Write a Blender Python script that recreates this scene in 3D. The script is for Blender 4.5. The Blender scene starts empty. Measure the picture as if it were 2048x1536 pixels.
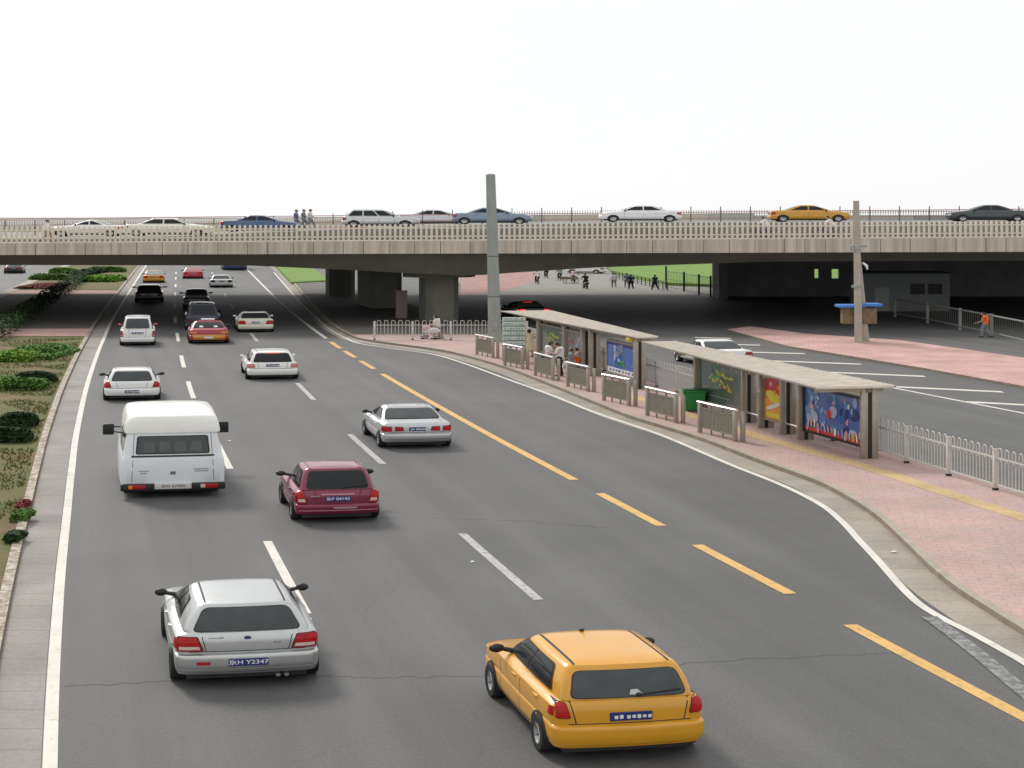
import bpy, bmesh, math, random
from mathutils import Vector, Matrix, noise
from mathutils.bvhtree import BVHTree
random.seed(7)
R = math.radians
K = 1.54            # the place is this much wider than usual, as the picture shows it
F, HZ, CH = 2700.0, 430.0, 8.5
sc = bpy.context.scene
COL = sc.collection

# ------------------------------------------------------------------ helpers
def G(x, y, z=0.0):
    """ground point (at height z) seen at photo pixel x, y"""
    Y = F * (CH - z) / (y - HZ)
    return ((x - 1024.0) / F * Y, Y)

def srgb(r, g, b):
    f = lambda c: (c / 12.92) if c <= .04045 else ((c + .055) / 1.055) ** 2.4
    return (f(r / 255.), f(g / 255.), f(b / 255.))

MATS = {}
def mat(name, col, rough=.6, metal=0., var=.12, scale=6., coat=0., emit=None, es=0., spec=.5, stretch=None, bump=0., bscale=30.):
    if name in MATS: return MATS[name]
    m = bpy.data.materials.new(name); m.use_nodes = True
    nt = m.node_tree; b = nt.nodes['Principled BSDF']
    b.inputs['Roughness'].default_value = rough
    b.inputs['Metallic'].default_value = metal
    b.inputs['Coat Weight'].default_value = coat
    b.inputs['Specular IOR Level'].default_value = spec
    b.inputs['Coat Roughness'].default_value = .08
    tc = nt.nodes.new('ShaderNodeTexCoord')
    mp = nt.nodes.new('ShaderNodeMapping')
    nt.links.new(tc.outputs['Object'], mp.inputs['Vector'])
    if stretch: mp.inputs['Scale'].default_value = stretch
    n = nt.nodes.new('ShaderNodeTexNoise'); n.inputs['Scale'].default_value = scale
    n.inputs['Detail'].default_value = 6; n.inputs['Roughness'].default_value = .65
    nt.links.new(mp.outputs[0], n.inputs['Vector'])
    r = nt.nodes.new('ShaderNodeValToRGB')
    lo = [max(0, c * (1 - var)) for c in col]; hi = [min(1, c * (1 + var)) for c in col]
    r.color_ramp.elements[0].position = .3; r.color_ramp.elements[1].position = .7
    r.color_ramp.elements[0].color = (*lo, 1); r.color_ramp.elements[1].color = (*hi, 1)
    nt.links.new(n.outputs['Fac'], r.inputs[0]); nt.links.new(r.outputs[0], b.inputs['Base Color'])
    if bump:
        n2 = nt.nodes.new('ShaderNodeTexNoise'); n2.inputs['Scale'].default_value = bscale; n2.inputs['Detail'].default_value = 4
        nt.links.new(tc.outputs['Object'], n2.inputs['Vector'])
        bp = nt.nodes.new('ShaderNodeBump'); bp.inputs['Strength'].default_value = bump; bp.inputs['Distance'].default_value = .03
        nt.links.new(n2.outputs['Fac'], bp.inputs['Height']); nt.links.new(bp.outputs[0], b.inputs['Normal'])
    if emit:
        b.inputs['Emission Color'].default_value = (*emit, 1); b.inputs['Emission Strength'].default_value = es
    MATS[name] = m
    return m

def tint_noise(nt, src, vec, scale, lo, hi, detail=4):
    """multiply colour socket src by a noise between lo and hi"""
    n = nt.nodes.new('ShaderNodeTexNoise'); n.inputs['Scale'].default_value = scale; n.inputs['Detail'].default_value = detail
    nt.links.new(vec, n.inputs['Vector'])
    mr = nt.nodes.new('ShaderNodeMapRange'); mr.inputs[1].default_value = .3; mr.inputs[2].default_value = .7
    mr.inputs[3].default_value = lo; mr.inputs[4].default_value = hi
    nt.links.new(n.outputs['Fac'], mr.inputs[0])
    mx = nt.nodes.new('ShaderNodeMix'); mx.data_type = 'RGBA'; mx.blend_type = 'MULTIPLY'; mx.inputs[0].default_value = 1
    nt.links.new(src, mx.inputs[6]); nt.links.new(mr.outputs[0], mx.inputs[7])
    return mx.outputs[2]

def asphalt(name, col, road=True):
    if name in MATS: return MATS[name]
    m = bpy.data.materials.new(name); m.use_nodes = True; nt = m.node_tree; b = nt.nodes['Principled BSDF']
    b.inputs['Roughness'].default_value = .68; b.inputs['Specular IOR Level'].default_value = .5
    tc = nt.nodes.new('ShaderNodeTexCoord')
    rgb = nt.nodes.new('ShaderNodeRGB'); rgb.outputs[0].default_value = (*col, 1)
    s = tint_noise(nt, rgb.outputs[0], tc.outputs['Object'], 14., .86, 1.14, 8)
    s = tint_noise(nt, s, tc.outputs['Object'], 90., .8, 1.2, 2)
    s = tint_noise(nt, s, tc.outputs['Object'], .25, .9, 1.1, 5)
    # long wheel tracks and drips running along the traffic
    rot = nt.nodes.new('ShaderNodeMapping'); rot.inputs['Rotation'].default_value = (0, 0, R(-17.7))
    nt.links.new(tc.outputs['Object'], rot.inputs['Vector'])
    st = nt.nodes.new('ShaderNodeMapping'); st.inputs['Scale'].default_value = (.75, .018, 1)
    nt.links.new(rot.outputs[0], st.inputs['Vector'])
    s = tint_noise(nt, s, st.outputs[0], 1.0, .78, 1.13, 4)
    s = tint_noise(nt, s, tc.outputs['Object'], .06, .92, 1.08, 3)
    # fine cracks
    nz = nt.nodes.new('ShaderNodeTexNoise'); nz.inputs['Scale'].default_value = 1.2; nz.inputs['Detail'].default_value = 5
    nt.links.new(tc.outputs['Object'], nz.inputs['Vector'])
    ad = nt.nodes.new('ShaderNodeMix'); ad.data_type = 'RGBA'; ad.blend_type = 'ADD'; ad.inputs[0].default_value = .8
    nt.links.new(tc.outputs['Object'], ad.inputs[6]); nt.links.new(nz.outputs['Color'], ad.inputs[7])
    v = nt.nodes.new('ShaderNodeTexVoronoi'); v.feature = 'DISTANCE_TO_EDGE'; v.inputs['Scale'].default_value = .13
    nt.links.new(ad.outputs[2], v.inputs['Vector'])
    mr = nt.nodes.new('ShaderNodeMapRange'); mr.inputs[1].default_value = .0; mr.inputs[2].default_value = .005
    mr.inputs[3].default_value = .9; mr.inputs[4].default_value = 1.
    nt.links.new(v.outputs['Distance'], mr.inputs[0])
    mx = nt.nodes.new('ShaderNodeMix'); mx.data_type = 'RGBA'; mx.blend_type = 'MULTIPLY'; mx.inputs[0].default_value = 1
    nt.links.new(s, mx.inputs[6]); nt.links.new(mr.outputs[0], mx.inputs[7])
    nt.links.new(mx.outputs[2], b.inputs['Base Color'])
    n2 = nt.nodes.new('ShaderNodeTexNoise'); n2.inputs['Scale'].default_value = 60
    nt.links.new(tc.outputs['Object'], n2.inputs['Vector'])
    bp = nt.nodes.new('ShaderNodeBump'); bp.inputs['Strength'].default_value = .25; bp.inputs['Distance'].default_value = .01
    nt.links.new(n2.outputs['Fac'], bp.inputs['Height']); nt.links.new(bp.outputs[0], b.inputs['Normal'])
    MATS[name] = m; return m

def paver(name, c1, c2, mortar, bw, bh, ang=0., uv=False, ms=.012, dirt=(.8, 1.12)):
    if name in MATS: return MATS[name]
    m = bpy.data.materials.new(name); m.use_nodes = True; nt = m.node_tree; b = nt.nodes['Principled BSDF']
    b.inputs['Roughness'].default_value = .85; b.inputs['Specular IOR Level'].default_value = .3
    tc = nt.nodes.new('ShaderNodeTexCoord')
    mp = nt.nodes.new('ShaderNodeMapping'); mp.inputs['Rotation'].default_value = (0, 0, R(ang))
    nt.links.new(tc.outputs['UV' if uv else 'Object'], mp.inputs['Vector'])
    br = nt.nodes.new('ShaderNodeTexBrick'); br.inputs['Scale'].default_value = 1
    br.inputs['Color1'].default_value = (*c1, 1); br.inputs['Color2'].default_value = (*c2, 1); br.inputs['Mortar'].default_value = (*mortar, 1)
    br.inputs['Brick Width'].default_value = bw; br.inputs['Row Height'].default_value = bh
    br.inputs['Mortar Size'].default_value = ms; br.inputs['Mortar Smooth'].default_value = .3
    if uv: br.offset = 0
    nt.links.new(mp.outputs[0], br.inputs['Vector'])
    s = tint_noise(nt, br.outputs['Color'], tc.outputs['Object'], .5, dirt[0], dirt[1], 6)
    s = tint_noise(nt, s, tc.outputs['Object'], 9., .9, 1.1, 6)
    nt.links.new(s, b.inputs['Base Color'])
    MATS[name] = m; return m

def worn_paint(name, col, under, thr=.36):
    if name in MATS: return MATS[name]
    m = bpy.data.materials.new(name); m.use_nodes = True; nt = m.node_tree; b = nt.nodes['Principled BSDF']
    b.inputs['Roughness'].default_value = .7
    tc = nt.nodes.new('ShaderNodeTexCoord')
    n = nt.nodes.new('ShaderNodeTexNoise'); n.inputs['Scale'].default_value = 5; n.inputs['Detail'].default_value = 10; n.inputs['Roughness'].default_value = .75
    nt.links.new(tc.outputs['Object'], n.inputs['Vector'])
    r = nt.nodes.new('ShaderNodeValToRGB'); r.color_ramp.elements[0].position = thr - .06; r.color_ramp.elements[1].position = thr + .1
    r.color_ramp.elements[0].color = (*under, 1); r.color_ramp.elements[1].color = (*col, 1)
    nt.links.new(n.outputs['Fac'], r.inputs[0])
    s = tint_noise(nt, r.outputs[0], tc.outputs['Object'], 1.1, .88, 1.06, 4)
    nt.links.new(s, b.inputs['Base Color']); MATS[name] = m; return m

def tag(o, label=None, cat=None, group=None, kind=None):
    if label: o['label'] = label
    if cat: o['category'] = cat
    if group: o['group'] = group
    if kind: o['kind'] = kind
    return o

def empty(name, loc, label=None, cat=None, group=None):
    o = bpy.data.objects.new(name, None); COL.objects.link(o); o.location = loc
    o.empty_display_size = .2
    return tag(o, label, cat, group)

def finish(bm, name, m, parent=None, ang=0., loc=(0, 0, 0), smooth=True, sharp=35, wide=True, shift=(0, 0, 0)):
    """turn the shape by ang, widen it, link it as one mesh"""
    M = Matrix.Rotation(ang, 4, 'Z') @ Matrix.Translation(shift)
    bm.transform(M)
    if wide: bm.transform(Matrix.Diagonal((K, 1, 1, 1)))
    me = bpy.data.meshes.new(name); bm.to_mesh(me); bm.free()
    for mm in (m if isinstance(m, (list, tuple)) else [m]): me.materials.append(mm)
    if smooth:
        me.shade_smooth(); me.set_sharp_from_angle(angle=R(sharp))
    o = bpy.data.objects.new(name, me); COL.objects.link(o)
    o.location = loc
    if parent: o.parent = parent
    return o

def box(bm, x0, x1, y0, y1, z0, z1, bev=0., mi=0, M=None):
    vs = [bm.verts.new(p) for p in ((x0,y0,z0),(x1,y0,z0),(x1,y1,z0),(x0,y1,z0),(x0,y0,z1),(x1,y0,z1),(x1,y1,z1),(x0,y1,z1))]
    fs = [bm.faces.new([vs[i] for i in q]) for q in ((3,2,1,0),(4,5,6,7),(0,1,5,4),(1,2,6,5),(2,3,7,6),(3,0,4,7))]
    for f in fs: f.material_index = mi
    if M is not None:
        for v in vs: v.co = M @ v.co
    if bev:
        es = list({e for f in fs for e in f.edges})
        r = bmesh.ops.bevel(bm, geom=es, offset=bev, segments=2, profile=.5, affect='EDGES', clamp_overlap=True)
        for f in r['faces']: f.material_index = mi
    return vs

def tube(bm, pts, r, n=8, mi=0, cap=True):
    pts = [Vector(p) for p in pts]
    rs = r if isinstance(r, (list, tuple)) else [r] * len(pts)
    rings = []
    up = None
    for i, p in enumerate(pts):
        d = (pts[min(i + 1, len(pts) - 1)] - pts[max(i - 1, 0)]).normalized()
        a = up if up is not None else (Vector((1, 0, 0)) if abs(d.x) < .9 else Vector((0, 1, 0)))
        s = d.cross(a)
        if s.length < 1e-5: s = d.cross(Vector((0, 1, 0))) if abs(d.y) < .9 else d.cross(Vector((0, 0, 1)))
        s.normalize(); t = s.cross(d).normalized(); up = t
        rings.append([bm.verts.new(p + (s * math.cos(2 * math.pi * k / n) + t * math.sin(2 * math.pi * k / n)) * rs[i]) for k in range(n)])
    for A, B in zip(rings, rings[1:]):
        for k in range(n):
            f = bm.faces.new((A[k], A[(k + 1) % n], B[(k + 1) % n], B[k])); f.material_index = mi
    if cap:
        f = bm.faces.new(rings[0][::-1]); f.material_index = mi
        f = bm.faces.new(rings[-1]); f.material_index = mi

def sphere(bm, c, r, sx=1, sy=1, sz=1, u=10, v=7, mi=0):
    M = Matrix.Translation(c) @ Matrix.Diagonal((r * sx, r * sy, r * sz, 1))
    q = bmesh.ops.create_uvsphere(bm, u_segments=u, v_segments=v, radius=1, matrix=M)
    for vv in q['verts']:
        for f in vv.link_faces: f.material_index = mi

def prism(bm, poly, z0, z1, mi=0):
    """vertical prism over a plan polygon; z1 may be a function of x, y"""
    g = z1 if callable(z1) else (lambda x, y: z1)
    a = [bm.verts.new((x, y, z0)) for x, y in poly]; b = [bm.verts.new((x, y, g(x, y))) for x, y in poly]
    n = len(poly)
    for i in range(n): bm.faces.new((a[i], a[(i + 1) % n], b[(i + 1) % n], b[i]))
    t = bm.faces.new(b); u = bm.faces.new(a[::-1])
    bmesh.ops.recalc_face_normals(bm, faces=bm.faces[:])

def catmull(pts, n=8):
    out = []
    P = [pts[0]] + list(pts) + [pts[-1]]
    for i in range(1, len(P) - 2):
        p0, p1, p2, p3 = (Vector(P[i - 1]), Vector(P[i]), Vector(P[i + 1]), Vector(P[i + 2]))
        for k in range(n):
            t = k / n
            out.append(.5 * ((2 * p1) + (-p0 + p2) * t + (2 * p0 - 5 * p1 + 4 * p2 - p3) * t * t + (-p0 + 3 * p1 - 3 * p2 + p3) * t ** 3))
    out.append(Vector(pts[-1]))
    return out

def offset(pts, d):
    """shift a plan curve (widened coordinates) to its right by d real metres"""
    q = [Vector((p[0] / K, p[1])) for p in pts]; out = []
    for i, p in enumerate(q):
        t = (q[min(i + 1, len(q) - 1)] - q[max(i - 1, 0)]).normalized()
        o = p + Vector((t.y, -t.x)) * d
        out.append(Vector((o.x * K, o.y)))
    return out

def ribbon(bm, A, B, za, zb, mi=0):
    uvl = bm.loops.layers.uv.verify()
    va = [bm.verts.new((p[0], p[1], za)) for p in A]; vb = [bm.verts.new((p[0], p[1], zb)) for p in B]
    s = 0
    for i in range(len(A) - 1):
        ds = math.hypot((A[i + 1][0] - A[i][0]) / K, A[i + 1][1] - A[i][1])
        w = math.hypot((A[i][0] - B[i][0]) / K, A[i][1] - B[i][1]) + abs(za - zb)
        f = bm.faces.new((va[i], vb[i], vb[i + 1], va[i + 1])); f.material_index = mi
        for l, uv in zip(f.loops, ((s, 0), (s, w), (s + ds, w), (s + ds, 0))): l[uvl].uv = uv
        s += ds

def flat(name, m, A, B, z, kind='structure', label=None):
    bm = bmesh.new(); ribbon(bm, A, B, z, z)
    bmesh.ops.recalc_face_normals(bm, faces=bm.faces[:])
    o = finish(bm, name, m, wide=False, smooth=False)
    for p in o.data.polygons:
        if p.normal.z < 0: o.data.flip_normals(); break
    return tag(o, label, None, None, kind)

def resample(pts, ys):
    """X along a curve given as (X, Y) points, at each Y of ys"""
    P = sorted(pts, key=lambda p: p[1]); out = []
    for y in ys:
        if y <= P[0][1]: a, b = P[0], P[1]
        elif y >= P[-1][1]: a, b = P[-2], P[-1]
        else:
            for a, b in zip(P, P[1:]):
                if a[1] <= y <= b[1]: break
        out.append(Vector((a[0] + (b[0] - a[0]) * (y - a[1]) / (b[1] - a[1] + 1e-9), y)))
    return out

# ------------------------------------------------------------------ light, sky, camera
W = bpy.data.worlds.new('World'); sc.world = W; W.use_nodes = True
nt = W.node_tree; bg = nt.nodes['Background']
sky = nt.nodes.new('ShaderNodeTexSky'); sky.sky_type = 'NISHITA'; sky.sun_disc = False
SUN_EL, SUN_AZ = R(40), R(-38)
sky.sun_elevation = SUN_EL; sky.sun_rotation = SUN_AZ
hs = nt.nodes.new('ShaderNodeHueSaturation'); hs.inputs['Saturation'].default_value = .12; hs.inputs['Value'].default_value = .12
nt.links.new(sky.outputs[0], hs.inputs['Color'])
mx = nt.nodes.new('ShaderNodeMix'); mx.data_type = 'RGBA'; mx.inputs[0].default_value = .9
nt.links.new(hs.outputs[0], mx.inputs[6]); mx.inputs[7].default_value = (1.04, 1.045, 1.05, 1)
nt.links.new(mx.outputs[2], bg.inputs['Color']); bg.inputs['Strength'].default_value = .84
sl = bpy.data.lights.new('sun', 'SUN'); sl.energy = 2.0; sl.angle = R(14); sl.color = (1, .96, .9)
so = bpy.data.objects.new('sun', sl); COL.objects.link(so)
so.rotation_euler = (R(90) - SUN_EL, 0, 0)
d = Vector((math.sin(SUN_AZ) * math.cos(SUN_EL), math.cos(SUN_AZ) * math.cos(SUN_EL), math.sin(SUN_EL)))
so.rotation_euler = d.to_track_quat('Z', 'Y').to_euler(); so.location = (0, 40, 60)
cam = bpy.data.cameras.new('camera'); co = bpy.data.objects.new('camera', cam); COL.objects.link(co)
co.location = (0, 0, CH); co.rotation_euler = (R(90), 0, 0)
cam.sensor_width = 36; cam.lens = F / 2048 * 36; cam.shift_y = -(768 - HZ) / 2048
cam.clip_end = 6000; cam.clip_start = .5
sc.camera = co
sc.view_settings.view_transform = 'Standard'; sc.view_settings.look = 'None'
sc.view_settings.exposure = .2; sc.view_settings.gamma = 1
sc.render.engine = 'CYCLES'
sc.cycles.max_bounces = 6; sc.cycles.diffuse_bounces = 2

# ------------------------------------------------------------------ materials
ASPH = asphalt('asphalt', (.098, .0972, .0955))
ASPH2 = asphalt('side_asphalt', (.125, .124, .12))
WHITE_LINE = worn_paint('white_line', (.66, .63, .57), (.2, .2, .19), .34)
GREY_LINE = worn_paint('grey_line', (.45, .44, .42), (.15, .15, .15), .4)
FAINT_LINE = worn_paint('faint_line', (.3, .3, .29), (.13, .13, .13), .5)
YELLOW_LINE = worn_paint('yellow_line', (.66, .4, .13), (.3, .23, .13), .38)
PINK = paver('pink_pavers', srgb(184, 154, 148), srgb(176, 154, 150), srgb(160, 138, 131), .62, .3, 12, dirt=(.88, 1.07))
PINK2 = paver('pink_pavers_far', srgb(198, 160, 154), srgb(188, 154, 148), srgb(162, 136, 129), .62, .3, 12)
GUTTER_L = paver('gutter_slabs', srgb(152, 146, 141), srgb(144, 139, 136), srgb(118, 113, 110), .9, 9., 0, True, .012)
GUTTER_R = paver('gutter_slabs_bay', srgb(160, 152, 140), srgb(151, 144, 134), srgb(124, 118, 108), .9, 9., 0, True, .012)
KERB = mat('kerb_stone', srgb(158, 150, 138), .85, var=.18, scale=3.)
KERBF = mat('kerb_face', srgb(134, 121, 106), .9, var=.25, scale=3.)
KERBW = worn_paint('white_kerb_paint', srgb(190, 182, 168), srgb(120, 106, 84), .5)
PAVE_SHADE = paver('shade_grey_pavers', srgb(112, 110, 105), srgb(104, 102, 97), srgb(88, 86, 82), .62, .3, 12)  # paving greyed under the bridge, shade put into its colour
TACTILE = paver('tactile_pavers', srgb(198, 170, 126), srgb(192, 166, 126), srgb(172, 148, 112), .6, .3, 12)
SOIL = mat('soil', srgb(112, 92, 62), .95, var=.35, scale=1.6, bump=.8, bscale=8)
def moss(m, col):
    nt = m.node_tree; b = nt.nodes['Principled BSDF']; src = b.inputs['Base Color'].links[0].from_socket
    n = nt.nodes.new('ShaderNodeTexNoise'); n.inputs['Scale'].default_value = .35; n.inputs['Detail'].default_value = 8
    tc = nt.nodes.new('ShaderNodeTexCoord'); nt.links.new(tc.outputs['Object'], n.inputs['Vector'])
    r = nt.nodes.new('ShaderNodeValToRGB'); r.color_ramp.elements[0].position = .36; r.color_ramp.elements[1].position = .56
    nt.links.new(n.outputs['Fac'], r.inputs[0])
    mx = nt.nodes.new('ShaderNodeMix'); mx.data_type = 'RGBA'; nt.links.new(r.outputs[0], mx.inputs[0]); nt.links.new(src, mx.inputs[6]); mx.inputs[7].default_value = (*col, 1)
    nt.links.new(mx.outputs[2], b.inputs['Base Color'])
moss(SOIL, srgb(88, 92, 46))
GRASS = mat('lawn', srgb(104, 134, 52), .9, var=.3, scale=3., bump=.6, bscale=40)
CONC = mat('concrete', srgb(150, 145, 134), .85, var=.16, scale=1.2)
CONCD = mat('concrete_dark', srgb(110, 108, 100), .9, var=.18, scale=.8)
STEEL = mat('brushed_steel', srgb(168, 161, 149), .38, .55, var=.1, scale=4.)
STEELD = mat('steel_panel', srgb(142, 136, 124), .5, .2, var=.12, scale=5.)
CHROME = mat('bright_steel', (.8, .8, .78), .18, .9, var=.05)
BLACK = mat('black_plastic', (.012, .012, .013), .45, var=.2)
RUBBER = mat('rubber', (.014, .014, .014), .8, var=.3)
GLASS = mat('dark_glass', (.024, .027, .03), .1, 0, var=.2, scale=2., spec=.2)
GLASSG = mat('grey_glass', (.066, .074, .076), .1, 0, var=.2, scale=2., spec=.3)
RIM = mat('rim', (.42, .42, .42), .35, .7, var=.1)
RED = mat('tail_red', (.42, .006, .008), .3, 0, var=.25, scale=20., coat=.15, spec=.3)
REDL = mat('tail_lit', (.6, .02, .02), .3, 0, var=.1, emit=(1, .05, .03), es=1.4)
AMBER = mat('amber', (.7, .22, .03), .25, var=.1, coat=.4)
CLEAR = mat('clear_lens', (.62, .5, .48), .2, var=.1, coat=.4)
PLATE = mat('plate_blue', (.018, .03, .16), .4, var=.1)
PLATEW = mat('plate_white', (.6, .6, .58), .4, var=.1)
WHITE = mat('white_ink', (.75, .75, .75), .5, var=.05)
SEAM = mat('panel_gap', (.03, .03, .03), .7, var=.1)
FENCE = mat('fence_white', srgb(196, 193, 186), .45, 0, var=.14, scale=8.)
def paint(name, c, metal=0., rough=.28, coat=.6): return mat(name, c, rough, metal, var=.05, scale=1.2, coat=coat)

# ------------------------------------------------------------------ the road and its lines
LINE = [(-6.2, 18), (-8.07, 23.7), (-9.54, 28.3), (-10.87, 32.55), (-12.46, 37.75), (-14.68, 45), (-17.38, 54), (-21.94, 70), (-27.8, 91.8), (-35.8, 123), (-61.5, 227), (-84, 320), (-108, 420)]
LINE[0:0] = [(-3.6, 10)]
EDGE = catmull(LINE, 10)
YS = [p[1] for p in EDGE]
def LX(Y): return resample(EDGE, [Y])[0][0]
def along(off, y0, y1, step=1.0):
    n = max(2, int((y1 - y0) / step) + 1); out = []
    for i in range(n):
        y = y0 + (y1 - y0) * i / (n - 1); out.append(Vector((LX(y) + (off(y) if callable(off) else off), y)))
    return out
def stripe(name, m, curve, w, z=.008):
    return flat(name, m, offset(curve, -w / 2), offset(curve, w / 2), z)

# ground to the horizon
bm = bmesh.new(); s = 4500
g = [bm.verts.new(p) for p in ((-s, -200, -.05), (s, -200, -.05), (s, s, -.05), (-s, s, -.05))]; bm.faces.new(g)
tag(finish(bm, 'ground', mat('far_ground', srgb(150, 148, 140), .95, var=.2, scale=.01), wide=False, smooth=False), kind='structure')
bm = bmesh.new(); g = [bm.verts.new(p) for p in ((-140, 4, 0), (90, 4, 0), (90, 420, 0), (-140, 420, 0))]; bm.faces.new(g)
tag(finish(bm, 'road', ASPH, wide=False, smooth=False), kind='structure')

tag(stripe('edge_line', WHITE_LINE, along(0, 11, 400), .15), kind='structure')
YOFF = lambda y: 16.45 - 1.15 * min(1, max(0, (y - 28) / 60)) + .9 * min(1, max(0, (y - 130) / 80))
# dashes of the two lane lines: 6 m painted, then a gap
def yd(y): return F * CH / (y - HZ)
d1 = [(1079, 1228), (905, 938), (775, 797), (712, 735), (670, 683), (637, 646), (609, 616), (586, 592), (569, 574), (555, 559), (544, 547.5)]
for a, b in d1:
    y0 = yd(b); y1 = yd(a)
    stripe('lane_dash', WHITE_LINE, along(5.3 if y0 < 60 else 5.1, y0, y0 + 6.4), .15)
stripe('lane_dash', WHITE_LINE, along(5.3, 11.5, 14.5), .15)
d2 = [(1058, 1200), (868, 928), (768, 800), (710, 730), (668, 683), (633, 645), (607, 617), (587, 594), (570, 576), (556, 560), (545, 548)]
for a, b in d2:
    y0 = yd(b)
    stripe('lane_dash', GREY_LINE, along(10.6 if y0 < 75 else 10.4, y0, y0 + 6.2), .15)
stripe('lane_dash', GREY_LINE, along(10.6, 13., 15.2), .15)
for a, b in [(1250, 1480), (1090, 1188), (987, 1052), (748, 960), (722, 738), (702, 715), (684, 697)]:
    stripe('yellow_dash', YELLOW_LINE, along(YOFF, yd(b), yd(a)), .2)
stripe('yellow_dash', YELLOW_LINE, along(YOFF, 12, 15.5), .2)
stripe('far_lane_line', WHITE_LINE, along(YOFF, 93, 400), .17)

# bay: outer white line and kerb, read off the picture as ground points
wl = [(1320+760, 1345), (2030, 1315), (1947, 1269), (1875, 1232), (1832, 1203), (1795, 1166), (1760, 1126), (1720, 1083), (1683, 1043), (1640, 1009), (1560, 969), (1457, 928), (1318, 869), (1189, 825), (1101, 790), (1013, 758), (925, 726), (866, 709), (784, 697), (720, 687.5), (693, 677), (657, 657), (630, 633), (596, 600), (548, 545)]
WLN = catmull([(10.9, 18), (10.35, 22)] + [G(*p) for p in wl][0:], 6)
kb = [(2120, 1312), (2030, 1261), (1975, 1226), (1918, 1189), (1861, 1143), (1803, 1086), (1746, 1034), (1683, 994), (1626, 966), (1516, 926), (1390, 878), (1262, 838), (1189, 809), (1101, 773), (1013, 739), (925, 713), (866, 701), (784, 690), (722, 680.5), (697, 671), (664, 652), (640, 629), (611, 597), (557, 538)]
KRB = catmull([(13.6, 12), (12.6, 18), (12.0, 22)] + [G(*p) for p in kb] + [(-52, 275), (-85, 400)], 6)
stripe('bay_edge_line', WHITE_LINE, WLN, .13, .012)
n = len(KRB)
flat('gutter_strip', GUTTER_R, offset(KRB, -.62), KRB, .004)
stripe('worn_line', FAINT_LINE, catmull([G(1858, 1234), G(1947, 1301), G(2030, 1370), (9.3, 20), (9.6, 12)][::-1], 6), .22, .016)

# kerb of the bay platform and its pavement
TOP = offset(KRB, .13)
bm = bmesh.new(); ribbon(bm, KRB, KRB, 0, .14); 
bmesh.ops.recalc_face_normals(bm, faces=bm.faces[:])
ribbon(bm, KRB, TOP, .14, .15, 1)
o = finish(bm, 'kerb', [KERBF, KERB], wide=False, smooth=False); tag(o, kind='structure')
def FX(Y): return 13.16 - .31 * (Y - 45.86)        # the line of the platform's back fence
inner = offset(KRB, .13)
right = [Vector((max(FX(p[1]) + (.5 if p[1] < 92 else 2.2), p[0] + .3), p[1])) for p in inner]
flat('pavement', PINK, [p for p in inner if p[1] < 95], [p for p in right if p[1] < 95], .15)
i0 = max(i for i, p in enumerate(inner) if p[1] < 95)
flat('pavement_under_bridge', PAVE_SHADE, inner[i0:], right[i0:], .15)
bm = bmesh.new(); ribbon(bm, right, right, .15, 0); bmesh.ops.recalc_face_normals(bm, faces=bm.faces[:])
tag(finish(bm, 'kerb_back', KERBF, wide=False, smooth=False), kind='structure')
tac = [(2180, 1080), (2030, 1030), (1880, 982), (1740, 936), (1600, 897), (1500, 868), (1420, 842), (1330, 814), (1240, 784)]
tacw = catmull([G(x, y, .15) for x, y in tac], 4)
flat('tactile_strip', TACTILE, offset(tacw, -.22), offset(tacw, .22), .156)

# side road, its edge line and hatching, the pink island
side_r = [(31.5, 46), (24.9, 71), (20.2, 84), (17.8, 90), (9, 115), (-2, 150)]
EL = lambda Y: 18.3 - .375 * (Y - 67.5)
stripe('side_edge_line', WHITE_LINE, catmull([(EL(y), y) for y in (40, 50, 60, 67.5, 75, 82)], 4), .15)
for x0, y0, x1, y1 in [(1482, 704, 1610, 707.5), (1545, 722, 1722, 728.5), (1640, 744, 1850, 753), (1785, 773.6, 2005, 784), (1936, 804, 2140, 815), (1420, 688, 1520, 690.5), (1390, 675, 1462, 677)]:
    a, b = G(x0, y0), G(x1, y1)
    bm = bmesh.new(); w = .28
    vs = [bm.verts.new(p) for p in ((a[0], a[1] - w, .008), (b[0], b[1] - w, .008), (b[0], b[1] + w, .008), (a[0], a[1] + w, .008))]; bm.faces.new(vs)
    tag(finish(bm, 'hatch_stripe', WHITE_LINE, wide=False, smooth=False), kind='structure')
isl = [G(1455, 662), G(1577, 696), G(1700, 716), G(1850, 741), G(2030, 774), G(2300, 830), G(2300, 755), G(2030, 717), G(1892, 697), G(1800, 684), G(1614, 671), G(1500, 656)]
bm = bmesh.new(); prism(bm, isl, 0, .13)
for f in bm.faces:
    if abs(f.normal.z) < .5: f.material_index = 1
tag(finish(bm, 'pavement_island', [PINK2, KERBF], wide=False, smooth=False), kind='structure')

# lit ground beyond the bridge on the right
bm = bmesh.new(); vs = [bm.verts.new((*p, .005)) for p in (G(940, 590), G(1440, 588), (70, 150), (80, 330), (-20, 330))]; bm.faces.new(vs)
o = tag(finish(bm, 'forecourt', mat('forecourt', srgb(134, 132, 126), .9, var=.12, scale=.6), wide=False, smooth=False), kind='structure')
if o.data.polygons[0].normal.z < 0: o.data.flip_normals()
bm = bmesh.new(); vs = [bm.verts.new((*G(x, y), .01)) for x, y in ((920, 590), (985, 586), (1040, 574), (1075, 556), (1060, 530), (925, 530))]; bm.faces.new(vs[::-1])
o = tag(finish(bm, 'plaza', paver('plaza_pavers', srgb(172, 134, 128), srgb(160, 128, 122), srgb(136, 112, 106), .62, .3, 12), wide=False, smooth=False), kind='structure')
if o.data.polygons[0].normal.z < 0: o.data.flip_normals()
bm = bmesh.new(); prism(bm, [G(1228, 549), G(1335, 571), G(1440, 575), (60, 152), (70, 330), (18, 330)], 0, .35)
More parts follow.
